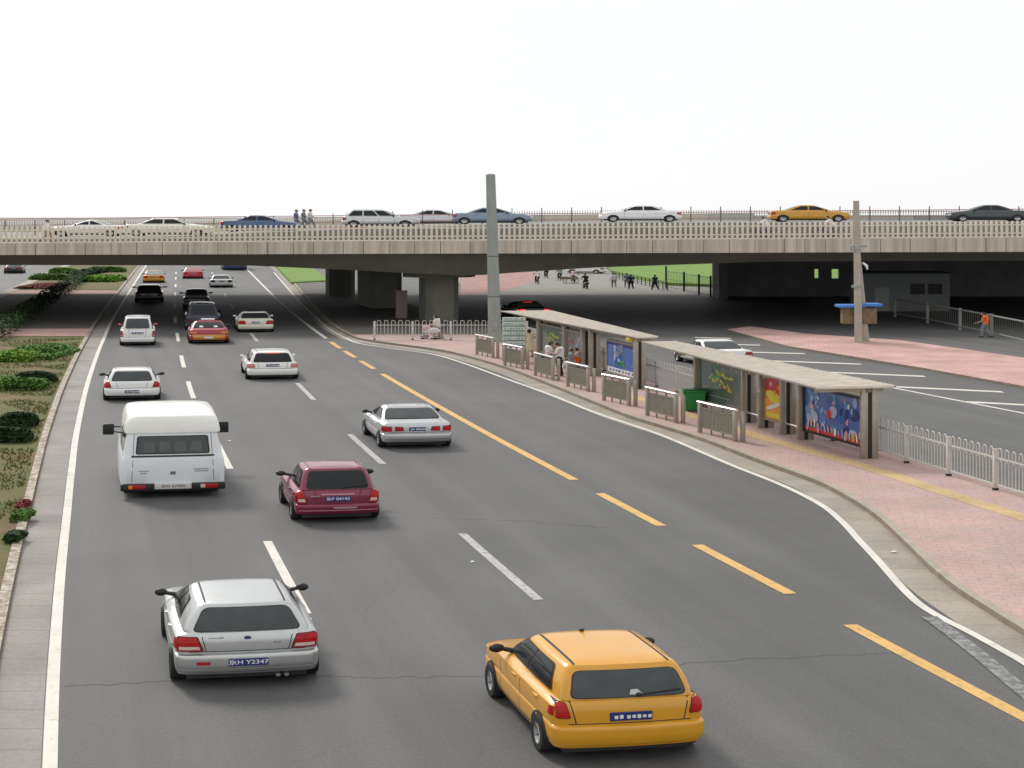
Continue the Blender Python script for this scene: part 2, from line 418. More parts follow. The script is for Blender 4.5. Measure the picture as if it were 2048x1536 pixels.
tag(finish(bm, 'lawn', GRASS, wide=False, smooth=False), kind='structure')
# verge island beyond the bridge, right of the main road
bm = bmesh.new(); prism(bm, [G(583, 569), G(659, 565), G(622, 536), (-46, 300), (-56, 300), G(553, 536)], 0, .3)
tag(finish(bm, 'grass_verge', GRASS, wide=False, smooth=False), kind='structure')

# left: gutter, white kerb, planted median, paving under the bridge, far carriageway
gl = along(-1.05, 10, 400, 1.5); g0 = along(-.14, 10, 400, 1.5)
flat('gutter_strip_median', GUTTER_L, gl, g0, .004)
bm = bmesh.new(); ribbon(bm, gl, gl, 0, .13); bmesh.ops.recalc_face_normals(bm, faces=bm.faces[:])
ribbon(bm, offset(gl, -.16), gl, .13, .13, 1)
tag(finish(bm, 'kerb_median', [KERBF, KERBW], wide=False, smooth=False), kind='structure')
def med(y0, y1, m, name, z, cut=None):
    a = along(-1.3, y0, y1, 1.5); b = [Vector((p[0] - 11.2, p[1])) for p in a]
    return flat(name, m, b, a, z)
med(10, 93.5, SOIL, 'planting_bed', .1)
med(93.5, 99.5, PINK2, 'median_paving', .12)
med(99.5, 143, PAVE_SHADE, 'median_paving_shaded', .12)
med(143, 150, PINK2, 'median_paving_far', .12)
med(150, 400, SOIL, 'planting_bed_beyond', .1)
a = along(-12.5, 10, 400, 2); flat('kerb_far_side', KERB, offset(a, -.8), a, .13)

def crack(name, pts, w, seed):
    rnd = random.Random(seed); P = []
    for (x0, y0), (x1, y1) in zip(pts, pts[1:]):
        for k in range(14):
            u = k / 14; g = G(x0 + (x1 - x0) * u, y0 + (y1 - y0) * u); P.append(Vector((g[0], g[1] + rnd.uniform(-.06, .06))))
    tag(stripe(name, mat('crack_tar', (.065, .065, .063), .8, var=.3), P, w, .007), kind='structure')
crack('road_crack', [(640, 1352), (760, 1356), (980, 1351), (1180, 1346)], .011, 1)
crack('road_crack', [(1330, 1330), (1480, 1320), (1700, 1309), (1800, 1308)], .011, 2)
crack('road_crack', [(130, 1372), (360, 1362)], .014, 3)
crack('road_crack', [(760, 1035), (1010, 1040), (1240, 1058)], .012, 4)
# ------------------------------------------------------------------ plants: clumps of small leaves
def leafmat(name, c): return mat(name, c, .75, var=.45, scale=2.5, spec=.25)
LEAF = {'light': leafmat('leaf_light', (.16, .3, .035)), 'mid': leafmat('leaf_mid', (.1, .2, .04)), 'dark': leafmat('leaf_dark', (.03, .062, .022)), 'red': leafmat('leaf_red', (.26, .06, .055))}
def shrub(name, label, kind, Xw, Y, lx, ly, h, n, group=None, ang=.2, leaf=.09, cat='shrub', base=.1):
    """a low clipped mound: core of twigs and n small leaves through its volume"""
    rnd = random.Random(int(Xw * 77 + Y * 13))
    t = empty(name, (Xw, Y, base), label, cat, group)
    bm = bmesh.new()
    for i in range(n):
        u, v = rnd.uniform(-1, 1), rnd.uniform(-1, 1)
        k = max(0, 1 - (u * u) ** 2) * max(0, 1 - (v * v) ** 2)
        top = h * (.35 + .65 * k ** .5) * (.86 + .25 * noise.noise((u * lx * 1.4 + Xw, v * ly * 1.4, Y)))
        z = top * (1 - rnd.random() ** 2.2 * .9)
        c = Vector((u * lx * (1 - .1 * rnd.random()), v * ly, z))
        q = Matrix.Rotation(rnd.uniform(0, 6.3), 3, 'Z') @ Matrix.Rotation(rnd.uniform(-.9, .9), 3, 'X') @ Matrix.Rotation(rnd.uniform(-.6, .6), 3, 'Y')
        s = leaf * rnd.uniform(.6, 1.3)
        vs = [bm.verts.new(c + q @ Vector(p)) for p in ((-s * .5, 0, 0), (0, -s, 0), (s * .5, 0, .02), (0, s, 0))]
        bm.faces.new(vs)
    finish(bm, 'foliage', LEAF[kind], t, ang, smooth=False)
    bm = bmesh.new()
    for i in range(max(6, int(lx * ly * 5))):
        u, v = rnd.uniform(-.8, .8) * lx, rnd.uniform(-.8, .8) * ly
        tube(bm, [(u, v, -.1), (u + rnd.uniform(-.1, .1), v, h * .4), (u + rnd.uniform(-.2, .2), v + rnd.uniform(-.15, .15), h * .75)], [.018, .012, .006], 4)
    finish(bm, 'stem', mat('twig', (.06, .045, .03), .9), t, ang, smooth=False)
    return t
def pshrub(label, kind, x0, x1, y0, y1, h, n, leaf=.1, group='clipped shrubs in the planted median', name='clipped_shrub'):
    """by picture box: x0..x1 across, y0..y1 = back top to front base"""
    h *= 1.15; n = int(n * 1.25); Yf = F * CH / (y1 - HZ); Yb = F * (CH - h) / (y0 - HZ)
    Yb = max(Yb, Yf + .8); Ym = (Yf + Yb) / 2
    X = ((x0 + x1) / 2 - 1024) / F * Ym; lx = (x1 - x0) / F * Ym / 2 / K
    return shrub(name, label, kind, X, Ym, lx, (Yb - Yf) / 2, h, n, group, 0., leaf)
pshrub('bright green mounded shrub nearest the left picture edge, just before the pink paving', 'light', -8, 72, 699, 728, .55, 2600)
pshrub('low olive ground shrub closest to the white kerb, before the pink paving', 'mid', 92, 134, 696, 724, .25, 2200)
pshrub('mid green low shrub bed directly in front of the pink median paving', 'mid', 36, 128, 686, 719, .5, 4200)
pshrub('dark green clipped shrub whose flat end lies behind the white hatchback', 'dark', 34, 112, 750, 770, .5, 3200)
pshrub('deep green clipped shrub in front of the dark flat-ended one', 'mid', -10, 92, 752, 786, .55, 3600)
pshrub('small near-black shrub on bare brown soil beside the white van', 'dark', 0, 72, 830, 861, .5, 3000)
pshrub('near-black round shrub lowest and nearest of the dark pair on bare soil', 'dark', -20, 60, 862, 892, .5, 2600)
pshrub('low red-leaved plant at the crumbling white kerb', 'red', 36, 56, 1010, 1030, .2, 420, .04, name='red_plant')
pshrub('small dark weedy plant overhanging the white kerb below the red one', 'mid', 28, 62, 1028, 1052, .25, 900, .05, name='weed_clump')
pshrub('tiny dark plant by the white kerb at the left picture edge', 'dark', 16, 46, 1062, 1096, .25, 900, .05, name='weed_clump')
bb = [('bright green hedge block left of the median path beyond the bridge', 'light', 100, 150, 536, 548), ('broad mid green hedge beyond the red flower bed', 'mid', 62, 150, 548, 562), ('bright yellow-green hedge block near the orange taxi far off', 'light', 172, 242, 549, 566), ('pale green hedge strip by the far gutter under the bridge edge', 'mid', 176, 250, 534, 546), ('dark green hedge at the end of the far planting', 'dark', 150, 180, 533, 560)]
for lb, kd, x0, x1, y0, y1 in bb:
    pshrub(lb, kd, x0, x1, y0, y1, .7, 3000, .22, 'hedges beyond the bridge', 'hedge_block')
pshrub('flat bed of red flowers in the median beyond the bridge', 'red', 52, 120, 566, 580, .3, 2600, .14, None, 'flower_bed')
# grass tufts and dry litter in the bed
bm = bmesh.new(); rnd = random.Random(3)
for i in range(20000):
    y = rnd.uniform(24, 92) ; x = LX(y) - 1.4 - abs(rnd.gauss(0, 3.2))
    if noise.noise((x * .35, y * .35, 2)) < -.05 or x < LX(y) - 9: continue
    s = rnd.uniform(.04, .12); a = rnd.uniform(0, 6.3)
    dx, dy = math.cos(a) * s * .35, math.sin(a) * s * .35
    vs = [bm.verts.new(p) for p in ((x - dx, y - dy, .1), (x + dx, y + dy, .1), (x + rnd.uniform(-.06, .06), y + rnd.uniform(-.06, .06), .1 + s))]
    bm.faces.new(vs)
tag(finish(bm, 'grass', leafmat('dry_grass', (.13, .145, .045)), wide=False, smooth=False), 'thin dry grass and weeds over the brown median soil', kind='stuff')
# trimmed dark hedge along the middle of the median under the bridge
bm = bmesh.new(); c = along(-7.0, 90, 176, 1.0); rnd = random.Random(5)
for p, q in zip(c, c[1:]):
    for i in range(70):
        t = rnd.random(); x = p[0] + (q[0] - p[0]) * t + rnd.uniform(-.85, .85); y = p[1] + t; z = 1.05 * (1 - rnd.random() ** 2)
        s = rnd.uniform(.08, .16); a = rnd.uniform(0, 6.3)
        cc = Vector((x, y, .1 + z)); m3 = Matrix.Rotation(a, 3, 'Z') @ Matrix.Rotation(rnd.uniform(-1, 1), 3, 'X')
        bm.faces.new([bm.verts.new(cc + m3 @ Vector(v)) for v in ((-s * .7, 0, 0), (0, -s, 0), (s * .7, 0, 0), (0, s, 0))])
ho = finish(bm, 'hedge', LEAF['dark'], wide=False, smooth=False)
tag(ho, 'long dark trimmed hedge running down the middle of the median under the bridge', 'hedge')

# ------------------------------------------------------------------ the road bridge
def main_z(X):
    P = [(-95, 6.55), (-34, 6.7), (-28, 6.78), (-20, 7.12), (-10, 7.5), (0, 7.75), (10, 7.9), (95, 8.0)]
    for a, b in zip(P, P[1:]):
        if a[0] <= X <= b[0]: return a[1] + (b[1] - a[1]) * (X - a[0]) / (b[0] - a[0])
    return 7.
def dz(X, Y=100.):
    """footway level along the near edge, higher carriageway behind it"""
    return 6.33 + .42 * (X + 37) / 74 if Y < 104.6 else main_z(X)
def fz(X): return 5.54 + .23 * (X + 37) / 74
GB = [(-95, 4.7), (-37.7, 4.69), (-20, 4.65), (-14.7, 4.42), (-6.3, 4.0), (-3.2, 3.84), (-.5, 4.07), (6.3, 4.5), (15.1, 4.8), (18.9, 4.95), (38.4, 5.03), (95, 5.1)]
def gz(X):
    for a, b in zip(GB, GB[1:]):
        if a[0] <= X <= b[0]: return a[1] + (b[1] - a[1]) * (X - a[0]) / (b[0] - a[0])
    return 4.7
BR = empty('road_bridge', (0, 100, 0), 'wide concrete road bridge crossing over the road, with pale baluster railing and haunched girder', 'bridge')
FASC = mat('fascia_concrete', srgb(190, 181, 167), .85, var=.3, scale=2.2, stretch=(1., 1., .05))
GIRD_SHADE = mat('soffit_shade_concrete', srgb(58, 57, 54), .95, var=.15, scale=.5)  # girder concrete coloured darker on the soffit to deepen the shade below
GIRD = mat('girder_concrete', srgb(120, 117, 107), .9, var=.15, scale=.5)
DECK = asphalt('deck_asphalt', (.2, .2, .195))
xs = [-92 + i * 2 for i in range(93)]
def loft(bm, xs, prof, mi=0, closed=True):
    rings = [[bm.verts.new((x, p[0] - 100, p[1])) for p in prof(x)] for x in xs]
    n = len(rings[0])
    for A, B in zip(rings, rings[1:]):
        for k in range(n if closed else n - 1):
            bm.faces.new((A[k], A[(k + 1) % n], B[(k + 1) % n], B[k]))
    bm.faces.new(rings[0]); bm.faces.new(rings[-1][::-1])
    bmesh.ops.recalc_face_normals(bm, faces=bm.faces[:])
bm = bmesh.new()
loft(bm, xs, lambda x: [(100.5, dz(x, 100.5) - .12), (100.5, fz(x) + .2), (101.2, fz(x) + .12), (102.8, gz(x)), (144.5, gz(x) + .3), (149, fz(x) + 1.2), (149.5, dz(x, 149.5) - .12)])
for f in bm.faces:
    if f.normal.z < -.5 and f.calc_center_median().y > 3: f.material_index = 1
finish(bm, 'girder', [GIRD, GIRD_SHADE], BR, wide=False, smooth=False)
bm = bmesh.new(); loft(bm, xs, lambda x: [(100.5, dz(x, 100.5)), (104.6, dz(x, 100.5)), (104.7, dz(x, 149.5)), (149.5, dz(x, 149.5)), (149.5, dz(x, 149.5) - .12), (105, dz(x, 149.5) - .12), (104.9, dz(x, 100.5) - .12), (100.5, dz(x, 100.5) - .12)])
finish(bm, 'deck', DECK, BR, wide=False, smooth=False)
# edge beam cast in lengths with narrow joints
bm = bmesh.new(); rnd = random.Random(11)
x = -92.
while x < 92:
    w = rnd.choice((1.5, 1.9, 1.9, 2.2)); g = rnd.uniform(0, .025)
    loft(bm, [x + .02, x + w - .02], lambda X: [(100 - g, dz(X) + .06), (100 - g, fz(X)), (100.5, fz(X)), (100.5, dz(X) + .06)])
    x += w
finish(bm, 'edge_beam', FASC, BR, wide=False, smooth=False)
bm = bmesh.new(); loft(bm, [-92, 92], lambda X: [(149.5, dz(X, 150) + .06), (149.5, fz(X) + 1.2), (150, fz(X) + 1.2), (150, dz(X, 150) + .06)])
finish(bm, 'edge_beam', FASC, BR, wide=False, smooth=False)
bm = bmesh.new()
tube(bm, [(-19, 3.0, 4.97), (-6, 2.6, 5.12), (4, 2.2, 5.25), (18, 2.0, 5.45)], .035, 6)  # pale tube added to draw the light line along the girder's edge
finish(bm, 'girder_edge_line', CONC, BR, wide=False)
bm = bmesh.new(); loft(bm, [-92, 92], lambda X: [(103.5, dz(X, 103.5) + .005), (100.6, dz(X, 100.6) + .005), (100.6, dz(X, 100.6) + .1), (103.5, dz(X, 103.5) + .1)])
finish(bm, 'footway', mat('footway', srgb(176, 166, 156), .9, var=.15, scale=1.), BR, wide=False, smooth=False)
CREAM = mat('cream_concrete', srgb(220, 210, 192), .75, var=.16, scale=5.)
def rail_panel():
    bm = bmesh.new(); L = 2.5
    for i in range(10):
        x = .125 + i * .25
        box(bm, x - .055, x + .055, -.06, .06, .0, 1.2, .02)
        sphere(bm, (x, 0, 1.2), .06, u=8, v=5)
    for z in (.3, .92): box(bm, 0, L, -.035, .035, z, z + .1)
    bm.transform(Matrix.Diagonal((K, 1, 1, 1)))
    sl = .42 / 74
    for v in bm.verts: v.co.z += v.co.x * sl
    return finish(bm, 'railing_panel', CREAM, BR, wide=False, sharp=40)
rp = rail_panel(); X = -77.
first = True
while X < 77:
    o = rp if first else rp.copy()
    if not first: COL.objects.link(o); o.parent = BR
    o.location = (X, .25, dz(X) + .06); first = False; X += 2.5 * K
bm = bmesh.new(); rnd = random.Random(21); x = -78.
while x < 78:
    w = rnd.uniform(4, 10)
    nf = len(bm.faces); c = rnd.choice((0, 0, 1, 2, 3)) ; h = rnd.uniform(.62, .86) if x < 22 else .55
    loft(bm, [x, x + w - .05], lambda X: [(148.6, dz(X, 148)), (148.9, dz(X, 148)), (148.9, dz(X, 148) + h), (148.6, dz(X, 148) + h)])
    bm.faces.ensure_lookup_table()
    for f in bm.faces[nf:]: f.material_index = c
    x += w
finish(bm, 'far_parapet', [mat('parapet_grey', srgb(178, 178, 172), .8), mat('parapet_pink', srgb(206, 166, 160), .8), mat('parapet_beige', srgb(196, 188, 172), .8), mat('parapet_dull', srgb(150, 154, 150), .8)], BR, wide=False, smooth=False)
# middle fence and far railing on the deck
MF = empty('deck_fence', (0, 120, 6.5), 'dark post and pinkish rail fence down the middle of the bridge deck', 'fence')
for i in range(-26, 27):
    x = i * 2.65; bm = bmesh.new()
    tube(bm, [(x, 0, dz(x, 120) - 6.5), (x, 0, dz(x, 120) - 6.5 + 1.35)], .045, 6)
    finish(bm, 'post', mat('dark_post', (.05, .045, .045), .6), MF, wide=False)
bm = bmesh.new()
for h, r in ((1.3, .035), (.75, .03), (.25, .03)):
    tube(bm, [(-70, 0, dz(-70, 120) - 6.5 + h), (70, 0, dz(70, 120) - 6.5 + h)], r, 6)
finish(bm, 'rail', mat('pink_rail', srgb(176, 120, 112), .6), MF, wide=False)
FR = empty('far_railing', (0, 149.7, 7.7), 'grey vertical bar railing along the far edge of the bridge deck', 'railing')
bm = bmesh.new()
x = -72
while x < 72:
    z = dz(x, 149.7) - 7.7; box(bm, x, x + .07, -.03, .03, z, z + 1.15); x += .28
for h in (.1, 1.12):
    loft(bm, [-72, 72], lambda X: [(99.97, dz(X, 149.7) - 7.7 + h), (100.03, dz(X, 149.7) - 7.7 + h), (100.03, dz(X, 149.7) - 7.7 + h + .07), (99.97, dz(X, 149.7) - 7.7 + h + .07)])
finish(bm, 'bars', mat('grey_bar', srgb(160, 160, 156), .6), FR, wide=False, smooth=False)
# piers of the bridge: chamfered blocks set along the road
PIER = mat('pier_concrete', srgb(122, 121, 110), .9, var=.16, scale=.9, bump=.2, bscale=4)
def pier(X, Y, w, l, ztop):
    bm = bmesh.new(); c = .35; h = w / 2
    prism(bm, [(-h + c, 0), (h - c, 0), (h, c * 1.6), (h, l - c), (h - c, l), (-h + c, l), (-h, l - c), (-h, c * 1.6)], 0, ztop)
    return finish(bm, 'pier', PIER, BR, R(11.5), (X, Y - 100, .1), smooth=False)
pier(-5.35, 105.8, 1.72, 3., 3.75)
for X, Y, w, l in ((-11.2, 121, 1.9, 6.5), (-17.4, 139, 1.75, 3.), (-50, 112, 1.7, 3), (-56, 130, 1.7, 3)): pier(X, Y, w, l, 4.4)
bm = bmesh.new(); prism(bm, [(-1.35, -.1), (1.35, -.1), (1.9, 1.4), (1.35, 3.2), (-1.35, 3.2), (-1.9, 1.4)], 3.6, 3.98)
finish(bm, 'pier_cap', PIER, BR, R(11.5), (-5.35, 5.8, 0), smooth=False)

# abutment wall at the right, with two openings
WL = empty('abutment_wall', (21, 141, 0), 'dark retaining wall closing the back of the shaded space under the bridge at right', 'wall')
WD = mat('dark_wall', srgb(122, 126, 124), .95, var=.2, scale=.4)
bm = bmesh.new()
for x0, x1, z0, z1 in ((0, 10.6, 0, 4.9), (10.6, 11.1, 0, 1.9), (10.6, 11.1, 2.85, 4.9), (11.1, 12.4, 0, 4.9), (12.4, 13.2, 0, 1.86), (12.4, 13.2, 2.85, 4.9), (13.2, 60, 0, 4.9)):
    box(bm, x0, x1, 0, .6, z0, z1)
finish(bm, 'wall_face', WD, WL, wide=False, smooth=False)
bm = bmesh.new(); box(bm, 0, .9, -4, 0, 0, 4.9); finish(bm, 'wing', WD, WL, wide=False, smooth=False)
bm = bmesh.new(); box(bm, 21, 60, -34, -33.4, 0, 3.6)
# site hut under the bridge
HUT = empty('site_hut', (34.6, 119, 0), 'pale grey hut with two dark windows standing in the shade under the bridge', 'hut')
bm.free(); bm = bmesh.new(); box(bm, -2.6, 2.6, 0, 3.2, 0, 3.3, .03); finish(bm, 'wall', mat('hut_wall', srgb(124, 130, 126), .8, var=.08), HUT, smooth=False)
bm = bmesh.new(); box(bm, -2.75, 2.75, -.15, 3.35, 3.3, 3.42, .02); finish(bm, 'roof', mat('hut_roof', srgb(70, 80, 92), .7), HUT, smooth=False)
for x in (.75, 1.75):
    bm = bmesh.new(); box(bm, x - .42, x + .42, -.03, .02, 1.5, 2.45, .01); wf = finish(bm, 'window', BLACK, HUT, smooth=False)
    bm = bmesh.new(); box(bm, x - .36, x - .02, -.045, -.025, 1.56, 2.39); box(bm, x + .02, x + .36, -.045, -.025, 1.56, 2.39); finish(bm, 'pane', GLASS, wf, smooth=False)
bm = bmesh.new(); box(bm, -1.7, -.9, -.03, .02, .05, 2.1, .01); finish(bm, 'door', mat('hut_door', srgb(150, 156, 152), .7), HUT, smooth=False)

# ------------------------------------------------------------------ poles
PG = mat('pole_grey', srgb(148, 154, 149), .55, .2, var=.14, scale=2., stretch=(1, 1, .3))
P1 = empty('steel_pole', (*G(990, 683, .15), .15), 'thick grey green steel pole rising past the bridge beside the first bus shelter', 'pole')
bm = bmesh.new(); tube(bm, [(0, 0, 0), (-.02, 0, 1.2), (-.09, 0, 5.4), (-.19, 0, 11.)], [.3, .28, .245, .2], 12); finish(bm, 'shaft', PG, P1, sharp=40)
bm = bmesh.new(); box(bm, -.42, .42, -.42, .42, -.03, .05, .01)
for a in (-.34, .34):
    for b in (-.34, .34): tube(bm, [(a, b, 0), (a, b, .13)], .03, 6)
finish(bm, 'base_plate', PG, P1)
for z, r, x in ((2.95, .285, -.05), (5.6, .262, -.095)):
    bm = bmesh.new(); tube(bm, [(x, 0, z), (x, 0, z + .06)], r, 12); finish(bm, 'joint_ring', CONCD, P1)
bm = bmesh.new(); box(bm, -.1, .14, -.305, -.27, .7, 1.25, .01); finish(bm, 'hatch', PG, P1)
bm = bmesh.new(); sphere(bm, (-.19, 0, 11.), .205, sz=.4); finish(bm, 'cap', PG, P1)

P2 = empty('twin_pole', (*G(1717, 685, .13), .13), 'twin concrete utility pole with a blue roofed cabinet on the pink pavement island', 'utility pole')
PC = mat('pole_concrete', srgb(172, 166, 154), .85, var=.14, scale=2., stretch=(1, 1, .3))
bm = bmesh.new(); tube(bm, [(0, 0, -.03), (-.1, 0, 9.3)], [.175, .13], 12); finish(bm, 'pole', PC, P2, sharp=40)
bm = bmesh.new(); tube(bm, [(.42, .7, -.03), (-.02, .25, 6.1)], [.17, .13], 12); finish(bm, 'pole', PC, P2, sharp=40)
bm = bmesh.new()
for z in (6.0, 3.6): tube(bm, [(-.09, 0, z), (-.09, 0, z + .16)], .215, 12)
box(bm, -.3, .35, -.1, .4, 6.25, 6.4, .01)
finish(bm, 'band', PG, P2)
for a in ((-.62, .02, .3, .95), (.1, .85, .35, 1.0)):
    bm = bmesh.new(); box(bm, *a, 1.2, 2.25, .02); finish(bm, 'cabinet', mat('cabinet_wood', srgb(122, 108, 78), .8, var=.3, scale=4.), P2)
for a in ((-.85, .2, -.05, 1.2, 2.26, 2.46), (.05, 1.08, .1, 1.3, 2.33, 2.53)):
    bm = bmesh.new(); box(bm, *a, .07); finish(bm, 'cabinet_roof', mat('blue_roof', srgb(56, 118, 190), .5, var=.12), P2)
bm = bmesh.new(); tube(bm, [(.15, -.2, 5.25), (.3, -.28, 5.05), (.33, -.28, 4.8)], [.05, .07, .03], 8); finish(bm, 'insulator', WHITE, P2)
# signal lamp hanging beyond, and slim posts seen between the piers
def slim_post(x, y, h, label, col, box_h=None):
    p = G(x, y); t = empty('signal_post', (*p, 0), label, 'signal post')
    bm = bmesh.new(); tube(bm, [(0, 0, 0), (0, 0, h)], [.08, .06], 8); finish(bm, 'post', col, t)
    for a in ((-.17, .17, -.12, .12, h * .62, h * .62 + .7), (-.14, .14, -.1, .1, h * .36, h * .36 + .45)):
        bm = bmesh.new(); box(bm, *a, .02); finish(bm, 'box', PG, t)
slim_post(783, 611, 3.3, 'slim pale post with grey boxes in the gap between the two shaded bridge piers', CONC)
slim_post(848, 604, 3.0, 'slim pale post with boxes just left of the large lit bridge pier', CONC)
t = empty('leaning_board', (*G(803, 640), 0), 'narrow pinkish board leaning in the dark between the bridge piers', 'board')
bm = bmesh.new(); box(bm, -.3, .3, 0, .06, 0, 2.4, .01); bm.transform(Matrix.Rotation(R(-3), 4, 'X')); finish(bm, 'board', mat('pinkboard', srgb(150, 130, 130), .8), t)

# ------------------------------------------------------------------ fences
def hoop_fence(label, p0, p1, z, nb, h=1.22, name='hoop_fence', group=None):
    """p0, p1 in widened ground coordinates, nb bays"""
    a = Vector((p0[0] / K, p0[1])); b = Vector((p1[0] / K, p1[1])); d = b - a; L = d.length / nb
    ang = math.atan2(d.y, d.x)
    t = empty(name, (*p0, z), label, 'fence', group)
    bm = bmesh.new(); box(bm, -.045, .045, -.045, .045, 0, h, .008); box(bm, -.055, .055, -.055, .055, h, h + .03, .008)
    post = finish(bm, 'post', FENCE, t, ang)
    bm = bmesh.new(); box(bm, -.05, .05, -.05, .05, 0, .07, .005); foot = finish(bm, 'foot', RUBBER, post, ang)
    bm = bmesh.new(); n = int((L - .2) / .29)
    s = (L - .1) / n
    for zz in (.16, h - .25): box(bm, .045, L - .045, -.018, .018, zz, zz + .04)
    for i in range(n):
        x = .05 + s * (i + .22); w = s * .5
        arc = [(x + w / 2 - w / 2 * math.cos(q), 0, h - .0 + w / 2 * math.sin(q)) for q in (0, .5, 1.05, 1.57, 2.1, 2.64, 3.1416)]
        tube(bm, [(x, 0, .18)] + arc + [(x + w, 0, .18)], .0135, 5)
        box(bm, x - .01, x + .026, -.03, .03, h - .3, h - .22)
    panel = finish(bm, 'panel', FENCE, t, ang, sharp=50)
    for i in range(nb + 1):
        q = d / nb * i; loc = (q.x * K, q.y, 0)
        if i:
            c = post.copy(); COL.objects.link(c); c.parent = t; c.location = loc
            f = foot.copy(); COL.objects.link(f); f.parent = c; f.location = (0, 0, 0)
            if i < nb:
                c = panel.copy(); COL.objects.link(c); c.parent = t; c.location = loc
    return t
hoop_fence('long white hoop topped railing along the back of the bus platform behind both shelters', (FX(36.5), 36.5), (FX(88), 88), .15, 23)
hoop_fence('short white hoop topped railing across the platform end in front of the big bridge pier', (-9.2, 90.3), (1.0, 90.3), .15, 4)
# dark fence by the lawn, guard rail at the right
DF = mat('dark_fence', (.03, .035, .03), .6)
t = empty('mesh_fence', (*G(1332, 577), 0), 'dark wire fence with gate posts in front of the bright green lawn', 'fence')
def rel(p, o): return ((p[0] - o[0]), p[1] - o[1])
pp = [G(1332, 577), G(1368, 583), G(1398, 590)]; o0 = pp[0]
pp.append((20.6, 140)); pp = pp[:]
for i, p in enumerate(pp):
    bm = bmesh.new(); h = (2.6, 2.2, 2.2, 2.2)[i]; q = rel(p, o0)
    box(bm, q[0] - .1, q[0] + .1, q[1] - .08, q[1] + .08, 0, h); finish(bm, 'post', DF, t, wide=False, smooth=False)
for i, (a, b) in enumerate(zip(pp, pp[1:])):
    bm = bmesh.new(); a = rel(a, o0); b = rel(b, o0)
    for h in (.2, 1.1, 2.0): tube(bm, [(*a, h), (*b, h)], .03, 5)
    for k in range(1, 12):
        u = k / 12; tube(bm, [(a[0] + (b[0] - a[0]) * u, a[1] + (b[1] - a[1]) * u, .2), (a[0] + (b[0] - a[0]) * u, a[1] + (b[1] - a[1]) * u, 2.)], .012, 4)
    finish(bm, 'mesh_panel', DF, t, wide=False)
t = empty('low_fence', (*G(1225, 556), 0), 'low dark fence running along the lawn edge behind the pedestrians', 'fence')
a = G(1225, 553); b = G(1332, 577)
bm = bmesh.new()
for k in range(15):
    u = k / 14; tube(bm, [((b[0] - a[0]) * u, (b[1] - a[1]) * u, 0), ((b[0] - a[0]) * u, (b[1] - a[1]) * u, 1.0)], .06, 5)
for h in (.4, .95): tube(bm, [(0, 0, h), (b[0] - a[0], b[1] - a[1], h)], .04, 5)
finish(bm, 'rails', DF, t, wide=False)
gp = [G(1790, 634), G(1855, 646), G(1920, 660), G(1983, 674), G(2052, 690), G(2130, 710)]
GRL = mat('rail_grey', srgb(128, 128, 122), .6)
t = empty('guard_rail', (*gp[0], 0), 'pale metal guard rail on posts behind the man in the orange vest', 'guard rail')
for p in gp:
    bm = bmesh.new(); q = rel(p, gp[0]); box(bm, q[0] - .1, q[0] + .1, q[1] - .06, q[1] + .06, 0, 1.62); finish(bm, 'post', GRL, t, wide=False, smooth=False)
bm = bmesh.new(); tube(bm, [(*rel(p, gp[0]), 1.5) for p in gp], .06, 6); finish(bm, 'rail', GRL, t, wide=False)
bm = bmesh.new()
tube(bm, [(*rel(p, gp[0]), .3) for p in gp], .05, 6); finish(bm, 'rail', GRL, t, wide=False)
bm = bmesh.new()
for a, b in zip(gp, gp[1:]):
    a = rel(a, gp[0]); b = rel(b, gp[0])
    for k in range(1, 16):
        u = k / 16; tube(bm, [(a[0] + (b[0] - a[0]) * u, a[1] + (b[1] - a[1]) * u, .3), (a[0] + (b[0] - a[0]) * u, a[1] + (b[1] - a[1]) * u, 1.45)], .018, 4)
finish(bm, 'bar_panel', mat('bar_dark', srgb(92, 92, 86), .7), t, wide=False)

# ------------------------------------------------------------------ platform barriers
def barrier(label, p0, p1):
    a = Vector((p0[0] / K, p0[1])); b = Vector((p1[0] / K, p1[1])); d = b - a; L = d.length; ang = math.atan2(d.y, d.x)
    t = empty('platform_barrier', (*p0, .15), label, 'barrier', 'steel barriers along the platform kerb')
    for x in (0, L):
        bm = bmesh.new(); box(bm, x - .05, x + .05, -.05, .05, 0, 1.12, .01); finish(bm, 'post', STEEL, t, ang)
    bm = bmesh.new(); box(bm, -.05, .05, -.05, .05, 0, 1.1, .01); finish(bm, 'post', STEEL, t, ang, shift=(L + .1, .16, 0))
    bm = bmesh.new(); tube(bm, [(-.1, 0, 1.17), (L + .1, 0, 1.17)], .055, 10); finish(bm, 'top_rail', CHROME, t, ang)
    bm = bmesh.new(); box(bm, .04, L - .04, -.02, .02, .95, .99); box(bm, .04, L - .04, -.02, .02, .2, .25)
    n = max(4, int(L / .085))
    for i in range(n):
        x = .06 + (L - .12) * i / (n - 1); box(bm, x - .024, x + .024, -.016, .016, .25, .95)
    for x in (L * .33, L * .66):
        box(bm, x - .02, x + .02, -.02, .02, .99, 1.13); box(bm, x - .02, x + .02, -.02, .02, 0, .2)
    finish(bm, 'slat_panel', STEELD, t, ang, smooth=False)
BRS = [('farthest', 954, 709, 984, 716), 0]
